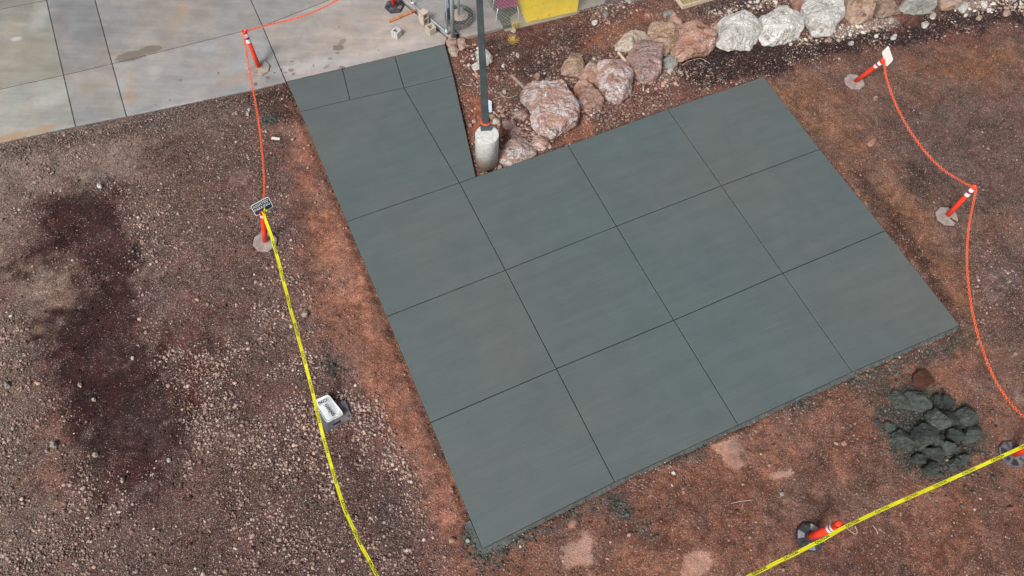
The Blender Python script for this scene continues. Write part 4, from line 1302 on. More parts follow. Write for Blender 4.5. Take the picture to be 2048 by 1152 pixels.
# loose single stones
ST = [(610, 628, 8, 'rock_pink', 'pinkish stone just right of the caution tape near its middle'), (567, 629, 6, 'rock_pink', 'pink stone left of the caution tape, level with the paired one'),
      (904, 1080, 7, 'rock_pink', 'round tan stone near the bottom corner of the slab'), (935, 1081, 5, 'rock_white', 'white chip beside the spilled concrete corner'),
      (904, 982, 5, 'rock_pink', 'rounded pale stone close to the lower left slab edge'), (799, 898, 5, 'rock_pink', 'pale stone on orange clay left of the slab'),
      (830, 938, 4, 'rock_brown', 'brown stone on the clay strip, halfway to the slab corner'), (810, 1115, 6, 'rock_pink', 'pale long stone in gravel near the bottom edge'),
      (770, 1117, 5, 'rock_pink', 'pale stone near the lower end of the left caution tape'), (1348, 946, 5, 'rock_white', 'small white stone below the middle of the lower slab edge'),
      (1564, 988, 5, 'rock_grey', 'small grey round stone below the rectangular clay patch'), (1750, 198, 6, 'rock_rust', 'round reddish stone below the upper right delineator'),
      (1743, 284, 9, 'rock_rust', 'flat reddish brown stone on orange soil right of the slab'), (1546, 890, 4, 'rock_brown', 'brown stone right of the uppermost pale clay patch'),
      (1688, 887, 6, 'rock_rust', 'reddish clod left of the rubble pile'), (2020, 1018, 7, 'rock_brown', 'brown stone near the right edge, under the caution tape'),
      (1955, 685, 6, 'rock_tan', 'tan stone beside the orange chain, past the slab corner'), (2030, 708, 5, 'rock_tan', 'tan stone at the right edge above the chain'),
      (2018, 563, 5, 'rock_tan', 'pale tan stone at the right edge of the grey soil'), (1849, 49, 8, 'rock_white', 'white angular stone on dark cinder, largest below the pale green boulder'),
      (1788, 74, 7, 'rock_white', 'white pointed stone on cinder just above the blank sign'), (1866, 32, 7, 'rock_white', 'white broken stone on cinder nearest the pale green boulder'),
      (1926, 16, 10, 'rock_white', 'large white flat stone on cinder at the upper right'), (1912, 14, 5, 'rock_white', 'white stone touching the left of the large flat white one'),
      (1931, 30, 5, 'rock_white', 'white stone just below the large flat white one'), (1957, 36, 6, 'rock_cream', 'cream stone on the lower border of the cinder strip'),
      (2012, 27, 8, 'rock_pink', 'pinkish long stone at the upper right of the cinder strip'), (1752, 72, 5, 'rock_white', 'white stone on cinder left of the white pointed one'),
      (1702, 87, 6, 'rock_white', 'white stone at the lower border of the cinder strip'), (1781, 42, 6, 'rock_white', 'white stone among the pale chippings below the low brown rock'),
      (1968, 8, 8, 'rock_white', 'white lump at the very top right among chippings'), (1978, 20, 5, 'rock_white', 'small white stone right of the topmost chippings'),
      (1340, 141, 6, 'rock_white', 'white stone just below the small blue grey rock'), (1033, 222, 5, 'rock_white', 'bright white stone left of the largest boulder'),
      (1006, 132, 4, 'rock_white', 'white round pebble on dark soil right of the lamp pole'), (1075, 153, 8, 'rock_pink', 'pale pink flat stone above the largest boulder'),
      (1035, 110, 5, 'rock_white', 'white chip right of the pole, above the grey stake'), (1027, 61, 6, 'rock_cream', 'cream stone at the foot of the upper grass tuft'),
      (995, 155, 5, 'rock_pink', 'pale pink stone left of the grey wooden stake'), (1009, 183, 6, 'rock_cream', 'cream stone right of the lamp pole, below the stake'),
      (953, 150, 6, 'rock_rust', 'reddish stone left of the pole at mid height'), (1189, 45, 6, 'rock_white', 'white stone in front of the pale floor'),
      (1100, 294, 4, 'rock_white', 'white splinter on the upper edge of the slab'), (1188, 224, 4, 'rock_white', 'white pebble below the plain brown angular rock'),
      (933, 227, 0, '', ''), (1003, 345, 0, '', ''), (948, 243, 5, 'rock_pink', 'pale stone in the gap left of the lamp footing'), (940, 250, 5, 'rock_mauve', 'grey stone in the gap beside the slab edge and footing'),
      (1000, 335, 6, 'rock_mauve', 'grey flat stone touching the slab right of the footing'), (498, 219, 4, 'rock_white', 'white stone left of the orange chain near the pavement'),
      (496, 227, 5, 'rock_cream', 'cream chip left of the chain, largest of its trio'), (473, 227, 4, 'rock_cream', 'cream chip furthest left of the trio near the pavement'),
      (199, 372, 6, 'rock_white', 'pale grey stone alone in the left gravel'), (108, 890, 8, 'rock_grey', 'pale blue grey stone at the lower left in gravel'),
      (94, 902, 5, 'rock_grey', 'small blue grey stone beside the bigger one at lower left'), (14, 770, 7, 'rock_grey', 'blue grey stone at the left edge'),
      (265, 716, 4, 'rock_white', 'white pebble at the right border of the dark cinder patch'), (160, 770, 5, 'rock_cream', 'cream pebble on the dark cinder patch, left side'),
      (188, 800, 5, 'rock_cream', 'long cream pebble on the dark cinder patch'), (191, 910, 6, 'rock_cream', 'cream stone below left of the dark cinder'),
      (245, 960, 6, 'rock_cream', 'cream stone at the lower tip of the dark cinder'), (338, 920, 5, 'rock_white', 'pale stone right of the lower cinder tip')]
GRP = 'loose single stones on the soil'
for k, (px, py, r, mat, lab) in enumerate(ST):
    if r == 0:
        continue
    rs = random.Random(k * 7 + 1)
    nn_ = rs.choice((6, 7, 8))
    pts = []
    rt = rs.uniform(0, 3.14)
    el2 = rs.uniform(0.6, 0.95)
    for i in range(nn_):
        an = 2 * math.pi * i / nn_ + rs.uniform(-.2, .2)
        rr_ = r * rs.uniform(0.8, 1.15)
        x, y = rr_ * math.cos(an), rr_ * math.sin(an) * el2
        pts.append((px + x * math.cos(rt) - y * math.sin(rt), py + x * math.sin(rt) + y * math.cos(rt)))
    rock('stone', pts, r * 0.0135, mat, lab, 'stone', 100 + k, GRP, nu=18, nv=9, facets=5)

# rubble pile of damp concrete lumps
def zm(pts, ox=1680, oy=720, s=4.432):
    return [(ox + a / s, oy + b / s) for a, b in pts]


RB = [
    (zm([(665, 130), (740, 90), (830, 130), (850, 175), (780, 225), (720, 250), (680, 230)]), .22, 'wet_brown', 'lump with a red soil face, apart at the top of the rubble pile', 0),
    (zm([(430, 330), (500, 260), (570, 290), (630, 420), (600, 450), (480, 440)]), .16, 'wet_chunk', 'flat crumbly lump at the upper left of the rubble pile', 0),
    (zm([(590, 290), (680, 260), (780, 350), (800, 420), (760, 460), (680, 430), (620, 360)]), .24, 'wet_chunk', 'long slab shaped lump leaning at the top of the rubble pile', 0),
    (zm([(820, 330), (880, 300), (915, 340), (890, 400), (840, 395)]), .20, 'wet_chunk', 'dark small lump left of the pale cube shaped one', 0),
    (zm([(915, 310), (990, 295), (1015, 370), (960, 425), (920, 385)]), .22, 'wet_chunk', 'pale cube shaped lump at the top right of the pile', 0),
    (zm([(1020, 420), (1120, 400), (1240, 480), (1230, 540), (1110, 590), (1050, 510)]), .26, 'wet_chunk', 'big sloping lump at the right shoulder of the pile', 0),
    (zm([(1090, 680), (1150, 560), (1200, 530), (1290, 590), (1270, 690), (1110, 740)]), .24, 'wet_chunk', 'big ribbed lump at the far right of the pile', 0),
    (zm([(785, 460), (900, 430), (940, 500), (940, 600), (860, 620), (790, 540)]), .34, 'wet_chunk', 'tall lump in the upper middle of the pile', 0.03),
    (zm([(900, 430), (1010, 470), (1030, 560), (960, 600), (920, 530)]), .28, 'wet_chunk', 'lump right of the tall middle one', 0),
    (zm([(660, 600), (750, 560), (870, 600), (880, 690), (790, 740), (720, 780), (670, 700)]), .40, 'wet_chunk', 'largest pale lump sitting in the centre of the pile', 0.03),
    (zm([(470, 660), (570, 620), (650, 690), (650, 780), (540, 780), (480, 720)]), .22, 'wet_chunk', 'broad lump at the left of the pile', 0),
    (zm([(380, 550), (450, 530), (490, 610), (450, 640), (410, 600)]), .12, 'wet_chunk', 'small pale lump at the left rim of the pile', 0),
    (zm([(310, 530), (350, 510), (370, 560), (330, 570)]), .09, 'wet_chunk', 'smallest lump at the far left rim of the pile', 0),
    (zm([(900, 760), (960, 680), (1050, 720), (1050, 800), (980, 830), (920, 810)]), .28, 'wet_chunk', 'rough round lump at the lower right of the centre', 0),
    (zm([(970, 600), (1050, 590), (1080, 680), (1040, 720), (960, 680)]), .28, 'wet_chunk', 'narrow lump between the centre and the ribbed one', 0),
    (zm([(740, 780), (850, 780), (930, 840), (930, 890), (860, 880), (800, 830)]), .26, 'wet_chunk', 'thin tilted slab fragment below the centre of the pile', 0.03),
    (zm([(640, 860), (720, 820), (790, 860), (760, 910), (670, 910)]), .16, 'wet_chunk', 'lump at the lower left foot of the pile', 0),
    (zm([(740, 960), (800, 900), (880, 920), (890, 1000), (800, 1020)]), .20, 'wet_chunk', 'crumbling lump at the bottom of the pile', 0),
    (zm([(850, 1010), (910, 990), (930, 1030), (870, 1045)]), .10, 'wet_chunk', 'greenish lump lowest in the pile', 0),
    (zm([(960, 900), (1030, 870), (1075, 930), (1060, 990), (1000, 990)]), .18, 'wet_chunk', 'lump at the lower right, nearest the caution tape', 0),
    (zm([(1060, 850), (1130, 820), (1170, 880), (1120, 930), (1080, 910)]), .14, 'wet_chunk', 'low lump right of the one nearest the tape', 0),
    (zm([(820, 720), (870, 690), (905, 730), (880, 775), (835, 765)]), .20, 'wet_chunk', 'small dark lump tucked under the largest pale one', 0),
    (zm([(880, 670), (920, 660), (920, 700), (890, 705)]), .20, 'wet_chunk', 'tiny lump on the right flank of the largest pale one', 0),
]
for k, (pts, h, mat, lab, dz) in enumerate(RB):
    gc = G(*np.array(pts).mean(0))
    lift = 0.15 * max(0.0, 1 - np.linalg.norm(gc[:2] - G(1862, 862)[:2]) / 0.85)
    rock('concrete_lump', pts, h * (1.5 + lift), mat, lab, 'concrete lump', 300 + k, 'damp concrete lumps dumped in a pile', nu=64, nv=32, facets=16, rough=1.5, fc=.58, grow=1.10, z=gc[2] + lift)
rr2 = np.random.default_rng(9)
cr = []
for k in range(5500):
    a_, r_ = rr2.uniform(0, 2 * np.pi), abs(rr2.normal(0, 0.62))
    c0 = G(1858, 868)
    x, y = c0[0] + r_ * math.cos(a_) * 1.15, c0[1] + r_ * math.sin(a_)
    cr.append((x, y, ground_z(x, y) + max(0, 0.06 - 0.10 * r_) * rr2.uniform(0, 1)))
for k in range(900):   # smears of concrete crumbs beside the slab edge
    t = rr2.uniform(0, 1)
    p = wp([(1700, 760)])[0] * (1 - t) + wp([(1925, 668)])[0] * t
    x, y = p[0] + rr2.normal(0.06, .12), p[1] - abs(rr2.normal(0.05, .14))
    if sdist(SLAB, np.array([x]), np.array([y]))[0] > -0.02:
        continue
    cr.append((x, y, ground_z(x, y)))
for (sx, sy, sr, nn_) in ((1236, 1008, .2, 130), (1254, 1028, .12, 150), (1290, 1062, .26, 110), (538, 238, .16, 240), (660, 736, .2, 90), (770, 1010, .18, 70), (975, 1112, .3, 420), (940, 1075, .14, 260), (1040, 1075, .25, 200), (1150, 1018, .22, 120), (1400, 900, .2, 120), (1600, 805, .25, 260)):
    c0 = G(sx, sy)
    for k in range(nn_):
        x, y = c0[0] + rr2.normal(0, sr * .6), c0[1] + rr2.normal(0, sr * .6)
        if sdist(SLAB, np.array([x]), np.array([y]))[0] < -0.02:
            cr.append((x, y, ground_z(x, y)))
cr = np.array(cr)
cc_ = np.array(alb(88, 92, 86, .7)) * rr2.uniform(0.5, 1.6, (len(cr), 1))
scatter('concrete_crumbs', cr, np.clip(0.010 * np.exp(rr2.normal(0, .6, len(cr))), .004, .045), cc_, M['gravel'], 'grey green concrete crumbs strewn round the rubble pile and slab edge', 'rubble', 8)


# ------------------------------------------------------------------ delineator posts
def text_mesh(body, size, bold=0.0, sx=1.0):
    cu = bpy.data.curves.new('t', 'FONT')
    cu.body = body
    cu.size = size
    cu.offset = bold
    cu.align_x = 'CENTER'
    cu.align_y = 'CENTER'
    cu.resolution_u = 2
    ob = bpy.data.objects.new('t', cu)
    COL.objects.link(ob)
    me = bpy.data.meshes.new_from_object(ob)
    V = [(v.co.x * sx, v.co.y) for v in me.vertices]
    F = [tuple(p.vertices) for p in me.polygons]
    bpy.data.objects.remove(ob)
    bpy.data.curves.remove(cu)
    bpy.data.meshes.remove(me)
    return V, F


def post_base_oct(mat, r=0.275, slot=True):
    b = MB()
    b.lathe([(r, 0.0), (r, 0.028), (r * .93, 0.045), (0.10, 0.052), (0.085, 0.064), (0.062, 0.066)], 8, ph=0.35)
    return b


PT = 1.04


def tube_parts(top=PT, r=0.058, fat=False):
    if fat:
        r = 0.078
        t = MB().lathe([(r, 0.04), (r * .98, 0.5), (r * .92, top - 0.22), (r * .9, top - .12), (r * 1.0, top - .10), (r * .98, top - .02), (r * .6, top)], 20)
        return t
    t = MB().lathe([(r, 0.04), (r * .96, 0.55), (r * .92, top - 0.12), (r * .90, top - 0.05), (r * 1.12, top - 0.035), (r * 1.15, top - 0.005), (r * 1.02, top), (r * .82, top - 0.004), (r * .80, top - 0.16)], 20, cap1=False)
    t.lathe([(0.0001, top - .16), (r * .80, top - .16)], 20, cap0=False, cap1=False)
    return t


def delineator(px, py, tx, ty, label, group, kind='tan', bands=((0.84, 0.93), (0.70, 0.79)), top=1.04, mid=True, basebits=None):
    gb = G(px, py, 0.05) + np.array([0, 0, 0.018])
    tp = U(tx, ty, gb[2] + top)
    root = empty('delineator_post', gb)
    tag(root, label, 'delineator post', group)
    if kind == 'tan':
        base = post_base_oct(M['rubber_tan']).obj('base', M['rubber_tan'], root)
    elif kind == 'black':
        b = MB().lathe([(0.27, 0.0), (0.27, 0.03), (0.24, 0.055), (0.11, 0.07), (0.09, 0.09), (0.065, 0.092)], 6, ph=0.2)
        base = b.obj('base', M['rubber_black'], root)
        for an in (1.2, 2.8, 4.4, 5.9):
            bx = MB().box((0.17 * math.cos(an), 0.17 * math.sin(an), 0.068), (0.11, 0.12, 0.02), an, bev=0.008)
            bx.obj('lug', M['rubber_grey'], base)
    else:
        rb = 0.275
        b = MB().lathe([(rb, 0.0), (rb, 0.035), (rb * .94, 0.055), (0.10, 0.065), (0.088, 0.085), (0.066, 0.087)], 10, ph=0.1)
        base = b.obj('base', M['rubber_grey' if kind == 'dusty' else 'rubber_black'], root)
        for an in (1.05, 2.9, 4.6):
            V, F = [], []
            for i in range(7):
                t = an - 0.33 + 0.66 * i / 6
                for rr_ in (0.12, 0.245):
                    V.append((rr_ * math.cos(t), rr_ * math.sin(t), 0.0665 if rr_ < .2 else 0.0605))
            for i in range(6):
                F.append((2 * i, 2 * i + 1, 2 * i + 3, 2 * i + 2))
            mesh('dusty_pad', V, F, M['pad' if kind != 'dusty' else 'rubber_black'], base)
        for an in (0.1, 1.9, 3.8, 5.5):
            MB().box((0.185 * math.cos(an), 0.185 * math.sin(an), 0.068), (0.10, 0.055, 0.022), an, bev=0.008).obj('lug', M['rubber_black'], base)
    if basebits:
        basebits(base)
    d = Vector((tp[0] - gb[0], tp[1] - gb[1], top))
    q = Vector((0, 0, 1)).rotation_difference(d.normalized())
    fat = kind in ('lugs', 'dusty')
    tube = tube_parts(d.length, fat=fat).obj('tube', M['orange'], root, smooth=True)
    L = d.length
    tube.rotation_euler = q.to_euler()
    r = 0.078 if fat else 0.058
    for z0, z1 in bands:
        rr_ = r * .957 + 0.0032
        MB().lathe([(rr_ + .0006, z0 * L), (rr_, z1 * L)], 20, cap0=False, cap1=False).obj('reflective_band', M['band'], tube, smooth=True)
    if mid and len(bands) > 1:
        rr_ = r * .957 + 0.0024
        MB().lathe([(rr_ + .0004, bands[1][1] * L), (rr_, bands[0][0] * L)], 20, cap0=False, cap1=False).obj('dark_band', M['magenta'], tube, smooth=True)
    return root, gb, tp, tube


GP = 'orange delineator posts round the work area'


def rust_slot(base):
    MB().box((0.09, -0.115, 0.054), (0.20, 0.055, 0.012), -0.75, bev=0.004).obj('slot', M['rust'], base)


def small_slot(base):
    MB().box((0.0, -0.11, 0.053), (0.06, 0.022, 0.008), -0.4, bev=0.003).obj('slot', M['rust'], base)


pA = delineator(519, 137, 489, 63, 'orange delineator post standing on the old pavement', GP)
for o in [pA[0]]:
    o.location.z = -0.003
pB = delineator(530, 483, 525, 426, 'orange delineator post carrying the navy ASSISTED PARKING sign', GP, bands=((0.90, 0.955),), mid=False)
pC = delineator(1709, 163, 1767, 121, 'orange delineator post with a blank white sign, upper right', GP, basebits=small_slot, bands=((0.86, 0.94), (0.74, 0.81)))
pD = delineator(1894, 432, 1950, 373, 'orange delineator post joined to two chains, without a sign, right side', GP, basebits=rust_slot, bands=((0.86, 0.94), (0.72, 0.80)))
pE = delineator(1620, 1074, 1683, 1048, 'orange delineator post tied to the lower caution tape, on a black base with pale pads', GP, kind='lugs', bands=((0.64, 0.70), (0.74, 0.79)), top=0.98)
pF = delineator(2025, 908, 2090, 880, 'orange delineator post on a dusty base, cut by the right edge', GP, kind='dusty', bands=((0.64, 0.70), (0.74, 0.79)), top=0.98)
pG = delineator(789, 14, 772, -56, 'orange delineator post on a hexagonal black base, cut by the top edge', GP, kind='black')
pG[0].location.z = -0.003


def plate_xf(bl, br, z0, up_h, tilt=None, tl=None, z1=None):
    B0 = U(*bl, z0)
    B1 = U(*br, z0)
    return B0, B1


def sign_on(root, bl, br, tl, tr, z0, z1, mat, name, rim=None, text=None, th=0.006):
    """flat plate with rounded corners between two lower and two upper corners"""
    g0 = np.array(root.location)
    A0, A1 = U(*bl, g0[2] + z0), U(*br, g0[2] + z0)
    B0, B1 = U(*tl, g0[2] + z1), U(*tr, g0[2] + z1)
    w_ = (A1 - A0 + B1 - B0) / 2
    h_ = (B0 - A0 + B1 - A1) / 2
    W = np.linalg.norm(w_)
    ex = w_ / W
    h_ = h_ - ex * (h_ @ ex)
    H = np.linalg.norm(h_)
    ey = h_ / H
    ez = np.cross(ex, ey)
    c = (A0 + A1 + B0 + B1) / 4 - g0

    def rr(Wd, Hd, r, z):
        out = []
        for (sx, sy, a0) in ((1, -1, -90), (1, 1, 0), (-1, 1, 90), (-1, -1, 180)):
            for k in range(6):
                a = math.radians(a0 + 18 * k)
                u = sx * (Wd / 2 - r) + r * math.cos(a)
                v = sy * (Hd / 2 - r) + r * math.sin(a)
                out.append(c + ex * u + ey * v + ez * z)
        return out

    def plate(Wd, Hd, r, z0_, z1_):
        V = rr(Wd, Hd, r, z0_) + rr(Wd, Hd, r, z1_)
        n = 24
        F = [tuple(range(n - 1, -1, -1)), tuple(range(n, 2 * n))] + [(i, (i + 1) % n, n + (i + 1) % n, n + i) for i in range(n)]
        return V, F
    V, F = plate(W, H, 0.045, 0, th)
    sg = mesh(name, V, F, M[rim or mat], root)
    if rim:
        V, F = plate(W - 0.028, H - 0.028, 0.038, th, th + 0.0015)
        mesh('sign_face', V, F, M[mat], sg)
    if text:
        mb = MB()
        for (s, u0, v0, size) in text:
            Vt, Ft = text_mesh(s, size, 0.0004, 0.90)
            mb.add([c + ex * (u0 + x) + ey * (v0 + y) + ez * (th + 0.0030) for x, y in Vt], Ft)
        mb.obj('lettering', M['letter_white'], sg)
    return sg


sign_on(pB[0], (511, 434), (546, 413), (501, 411), (537, 393), .98, 1.27, 'sign_navy', 'sign_plate', rim='sign_white',
        text=[('ASSISTED', 0.0, 0.078, 0.094), ('PARKING', -0.005, -0.012, 0.094)])
sign_on(pC[0], (1763.5, 104), (1773, 134), (1777, 92), (1787, 120), 1.0, 1.24, 'sign_white', 'sign_plate')


# ------------------------------------------------------------------ chains
def catmull(pts, n):
    pts = [np.array(p, float) for p in pts]
    pts = [2 * pts[0] - pts[1]] + pts + [2 * pts[-1] - pts[-2]]
    out = []
    for i in range(1, len(pts) - 2):
        p0, p1, p2, p3 = pts[i - 1:i + 3]
        for k in range(n):
            t = k / n
            out.append(0.5 * ((2 * p1) + (-p0 + p2) * t + (2 * p0 - 5 * p1 + 4 * p2 - p3) * t * t + (-p0 + 3 * p1 - 3 * p2 + p3) * t ** 3))
    out.append(pts[-2])
    return np.array(out)


def resample(P, step):
    d = np.concatenate([[0], np.cumsum(np.linalg.norm(np.diff(P, axis=0), axis=1))])
    n = max(2, int(round(d[-1] / step)))
    s = np.linspace(0, d[-1], n + 1)
    return np.stack([np.interp(s, d, P[:, k]) for k in range(3)], 1)


def chain(ctrl, label, pitch=0.05, lw=0.025, ll=0.037, r=0.0066, name='plastic_chain', closed=False):
    P = resample(catmull(ctrl, 16), pitch)
    mb = MB()
    roll = random.uniform(0, 3)
    N = len(P) - 1
    for i in range(N):
        a, b = P[i], P[i + 1]
        c = (a + b) / 2
        t = (b - a) / np.linalg.norm(b - a)
        s = np.cross(t, (0, 0, 1.0))
        s /= np.linalg.norm(s) + 1e-9
        u = np.cross(s, t)
        an = roll + (math.pi / 2 if i % 2 else 0) + 0.15 * math.sin(i * 0.7) + i * 0.004
        v = s * math.cos(an) + u * math.sin(an)
        pts = []
        for k in range(10):
            th = 2 * math.pi * k / 10
            cx = math.cos(th)
            pts.append(c + t * (ll * (cx if abs(cx) > .3 else cx * 1.0)) + v * (lw * math.sin(th)))
        mb.tube(pts, r, 5, closed=True)
    o = mb.obj(name, M['orange_chain'], smooth=True)
    return tag(o, label, 'chain', 'orange plastic barrier chains')


def W3(px, py, z):
    return U(px, py, z)


chain([W3(490, 62, 1.0), W3(540, 49, .93), W3(600, 34, .90), W3(640, 18, .93), W3(675, 0, .97), W3(715, -24, 1.0), W3(772, -54, 1.03)], 'faded orange plastic chain running over the old pavement to the top edge')
chain([W3(487, 65, 1.0), W3(492, 100, .86), W3(500, 150, .72), W3(510, 200, .62), W3(518, 250, .58), W3(524, 300, .6), W3(528, 350, .7), W3(528, 395, .86), W3(526, 428, .98)],
      'orange plastic chain hanging from the pavement post down to the sign post')
chain([W3(1768, 126, .98), W3(1774, 160, .80), W3(1790, 205, .62), W3(1814, 252, .52), W3(1846, 298, .50), W3(1880, 334, .58), W3(1915, 358, .78), W3(1948, 376, 1.0)],
      'orange plastic chain sagging between the two right hand posts')
chain([W3(1952, 378, 1.0), W3(1946, 410, .86), W3(1938, 450, .72), W3(1934, 500, .58), W3(1935, 550, .48), W3(1945, 625, .42), W3(1962, 690, .40), W3(1988, 755, .42), W3(2020, 805, .50), W3(2052, 838, .62), W3(2100, 880, .9)],
      'orange plastic chain curving past the slab corner to the right edge')


# ------------------------------------------------------------------ caution tape
def tape(ctrl, label, texts, width=0.064, flip=False, tilt=None, tw=0.25, spacing=0.72, s0=0.3, cat='caution tape'):
    P = resample(catmull(ctrl, 24), 0.03)
    n = len(P)
    d = np.concatenate([[0], np.cumsum(np.linalg.norm(np.diff(P, axis=0), axis=1))])
    T = np.gradient(P, axis=0)
    T /= np.linalg.norm(T, axis=1)[:, None]
    Sd = np.cross(T, np.array([0, 0, 1.0]))
    Sd /= np.linalg.norm(Sd, axis=1)[:, None]
    Up = np.cross(Sd, T)
    an = np.array([tw * math.sin(d[i] * 0.9 + 0.5) + 0.10 * math.sin(d[i] * 3.1) for i in range(n)])
    if tilt:
        an = an + np.array([tilt(d[i] / d[-1]) for i in range(n)])
    Wv = Sd * np.cos(an)[:, None] + Up * np.sin(an)[:, None]
    Nv = np.cross(Wv, T)
    Nv = np.where(Nv[:, 2:3] < 0, -Nv, Nv)
    mb = MB()
    V, F = [], []
    for sgn in (1,):
        for i in range(n):
            cr_ = 0.004 * math.sin(d[i] * 9)
            for k in range(5):
                u = (k / 4 - .5) * width
                V.append(P[i] + Wv[i] * u + Nv[i] * (cr_ * (1 if k % 2 else -1)))
    for i in range(n - 1):
        for k in range(4):
            a0 = i * 5 + k
            F.append((a0, a0 + 1, a0 + 6, a0 + 5))
    mb.add(V, F, 0)
    Vt, Ft = text_mesh('CAUTION', 0.060, 0.0008, 1.1)

    def at(s):
        i = min(max(np.searchsorted(d, s) - 1, 0), n - 2)
        t = (s - d[i]) / (d[i + 1] - d[i])
        return P[i] * (1 - t) + P[i + 1] * t, Wv[i] * (1 - t) + Wv[i + 1] * t, Nv[i] * (1 - t) + Nv[i + 1] * t
    s = s0
    while s < d[-1] - 0.25:
        VV = []
        for x, y in Vt:
            p, wv, nv = at(s + x)
            VV.append(p + wv * (-y) + nv * 0.0062)
        mb.add(VV, Ft, 1)
        s += spacing
    o = mb.obj('caution_tape', [M['tape'], M['ink']], smooth=False)
    return tag(o, label, cat, 'yellow caution tapes')


tape([W3(527, 424, 1.02), W3(531, 440, 1.0), W3(545, 480, .90), W3(560, 535, .78), W3(576, 598, .66), W3(598, 680, .55), W3(622, 772, .48), W3(641, 852, .46), W3(662, 930, .47), W3(684, 1003, .52), W3(712, 1070, .60), W3(755, 1152, .72), W3(800, 1225, .85), W3(840, 1285, .95)],
     'yellow caution tape running down the left side from the sign post', 'CAUTION', tilt=lambda t: -0.5 * max(0, 1 - t * 5), s0=0.85, spacing=0.62)
tape([W3(1440, 1184, .98), W3(1500, 1152, .97), W3(1580, 1112, .95), W3(1640, 1082, .97), W3(1692, 1053, 1.0), W3(1780, 1012, .96), W3(1880, 968, .93), W3(1970, 928, .95), W3(2048, 892, 1.0), W3(2095, 870, 1.02)],
     'yellow caution tape stretched across the lower right corner', 'CAUTION', s0=0.15, spacing=0.66)
# knot of tape on the sign post
kn = MB()
kp = W3(529, 424, 1.04)
kn.tube([kp + np.array([0.05 * math.cos(a), 0.05 * math.sin(a), 0.03 * math.sin(2 * a)]) for a in np.linspace(0, 5.6, 14)], 0.014, 6)
kn.tube([kp + np.array(v) for v in ((0, 0, .03), (0.01, 0.05, .06), (0.0, 0.10, .05))], [0.016, 0.014, 0.006], 6)
tag(kn.obj('tape_knot', M['tape'], smooth=True), 'crumpled yellow tape knot tied at the sign post top', 'tape knot')
# string ties by the lower post
stg = MB()
stg.tube(catmull([W3(1692, 1054, 1.0), W3(1700, 1062, .9), W3(1712, 1068, .8), W3(1714, 1062, .85), W3(1710, 1052, .95)], 6), 0.005, 5)
tag(stg.obj('string', M['string'], smooth=True), 'thin pale string looping from the lower tape post', 'string')

# ------------------------------------------------------------------ white lettered tray on rubber base
c0 = G(671, 828, .04)
root = empty('rubber_base', (c0[0], c0[1], c0[2]))
tag(root, 'dark grey square rubber sign base under the white panel', 'rubber base')
q = [G(a, b, .05) - np.array([c0[0], c0[1], c0[2]]) for a, b in ((651, 865), (706, 834), (691, 798), (634, 822))]
q = np.array(q)[:, :2]
V, F = [], []
rings = [(1.0, 0.0), (1.0, 0.025), (0.94, 0.045), (0.30, 0.055)]
for s_, z_ in rings:
    for a_ in q:
        V.append((a_[0] * s_, a_[1] * s_, z_))
for r_ in range(3):
    for i in range(4):
        j = (i + 1) % 4
        F.append((4 * r_ + i, 4 * r_ + j, 4 * r_ + 4 + j, 4 * r_ + 4 + i))
F.append((12, 13, 14, 15))
mesh('pad', V, F, M['rubber_grey'], root)
sl = G(674, 846, .05) - c0
dv = G(682, 842, .05) - G(667, 850, .05)
MB().box((sl[0], sl[1], 0.048), (0.17, 0.045, 0.012), math.atan2(dv[1], dv[0]), bev=0.005).obj('slot', M['ink'], root)
for (px, py) in ((684, 802), (697, 833)):
    s_ = G(px, py, .05) - c0
    MB().lathe([(0.03, 0.04), (0.03, 0.058), (0.022, 0.062)], 12, c=(s_[0], s_[1], 0)).obj('stud', M['rubber_black'], root)

tc = [W3(628, 804, .05), W3(657, 790, .08), W3(688, 829, .10), W3(654, 846, .09)]
tc = [p + np.array([0, 0, 0]) for p in tc]
cen = sum(tc) / 4
root = empty('handwritten_panel', cen)
tag(root, 'white plastic panel hand lettered NO PARKING, lying on the rubber base', 'panel')


def quad_round(corn, s_, dz, k=5, rc=0.16):
    out = []
    n = 4
    for i in range(4):
        p = corn[i]
        a0 = corn[i - 1] - p
        b0 = corn[(i + 1) % 4] - p
        a1, b1 = p + a0 * rc, p + b0 * rc
        for j in range(k):
            t = j / (k - 1)
            out.append(((1 - t) ** 2 * a1 + 2 * t * (1 - t) * p + t * t * b1))
    return [(v - cen) * s_ + np.array([0, 0, dz]) for v in out]


L1 = quad_round(tc, 1.02, 0.0)
L2 = quad_round(tc, 1.05, 0.028)
L3 = quad_round(tc, 1.03, 0.038)
L4 = quad_round(tc, 0.96, 0.032)
L5 = quad_round(tc, 0.90, 0.018)
V = L1 + L2 + L3 + L4 + L5
n = len(L1)
F = [tuple(range(n - 1, -1, -1))]
for r_ in range(4):
    for i in range(n):
        j = (i + 1) % n
        F.append((n * r_ + i, n * r_ + j, n * r_ + n + j, n * r_ + n + i))
F.append(tuple(4 * n + i for i in range(n)))
mesh('panel', V, F, M['tray'], root, smooth=False)
ex = (tc[1] - tc[0])
ex /= np.linalg.norm(ex)
ey0 = (tc[2] - tc[1] + tc[3] - tc[0])
ey0 /= np.linalg.norm(ey0)


def panel_text(body, p0, dirx, size, sx):
    dirx = dirx / np.linalg.norm(dirx)
    nrm = np.cross(tc[3] - tc[0], tc[2] - tc[0])
    nrm /= np.linalg.norm(nrm)
    if nrm[2] < 0:
        nrm = -nrm
    diry = np.cross(nrm, dirx)
    Vt, Ft = text_mesh(body, size, 0.0022, sx)
    return [p0 - cen + dirx * x + diry * y + nrm * 0.026 for x, y in Vt], Ft


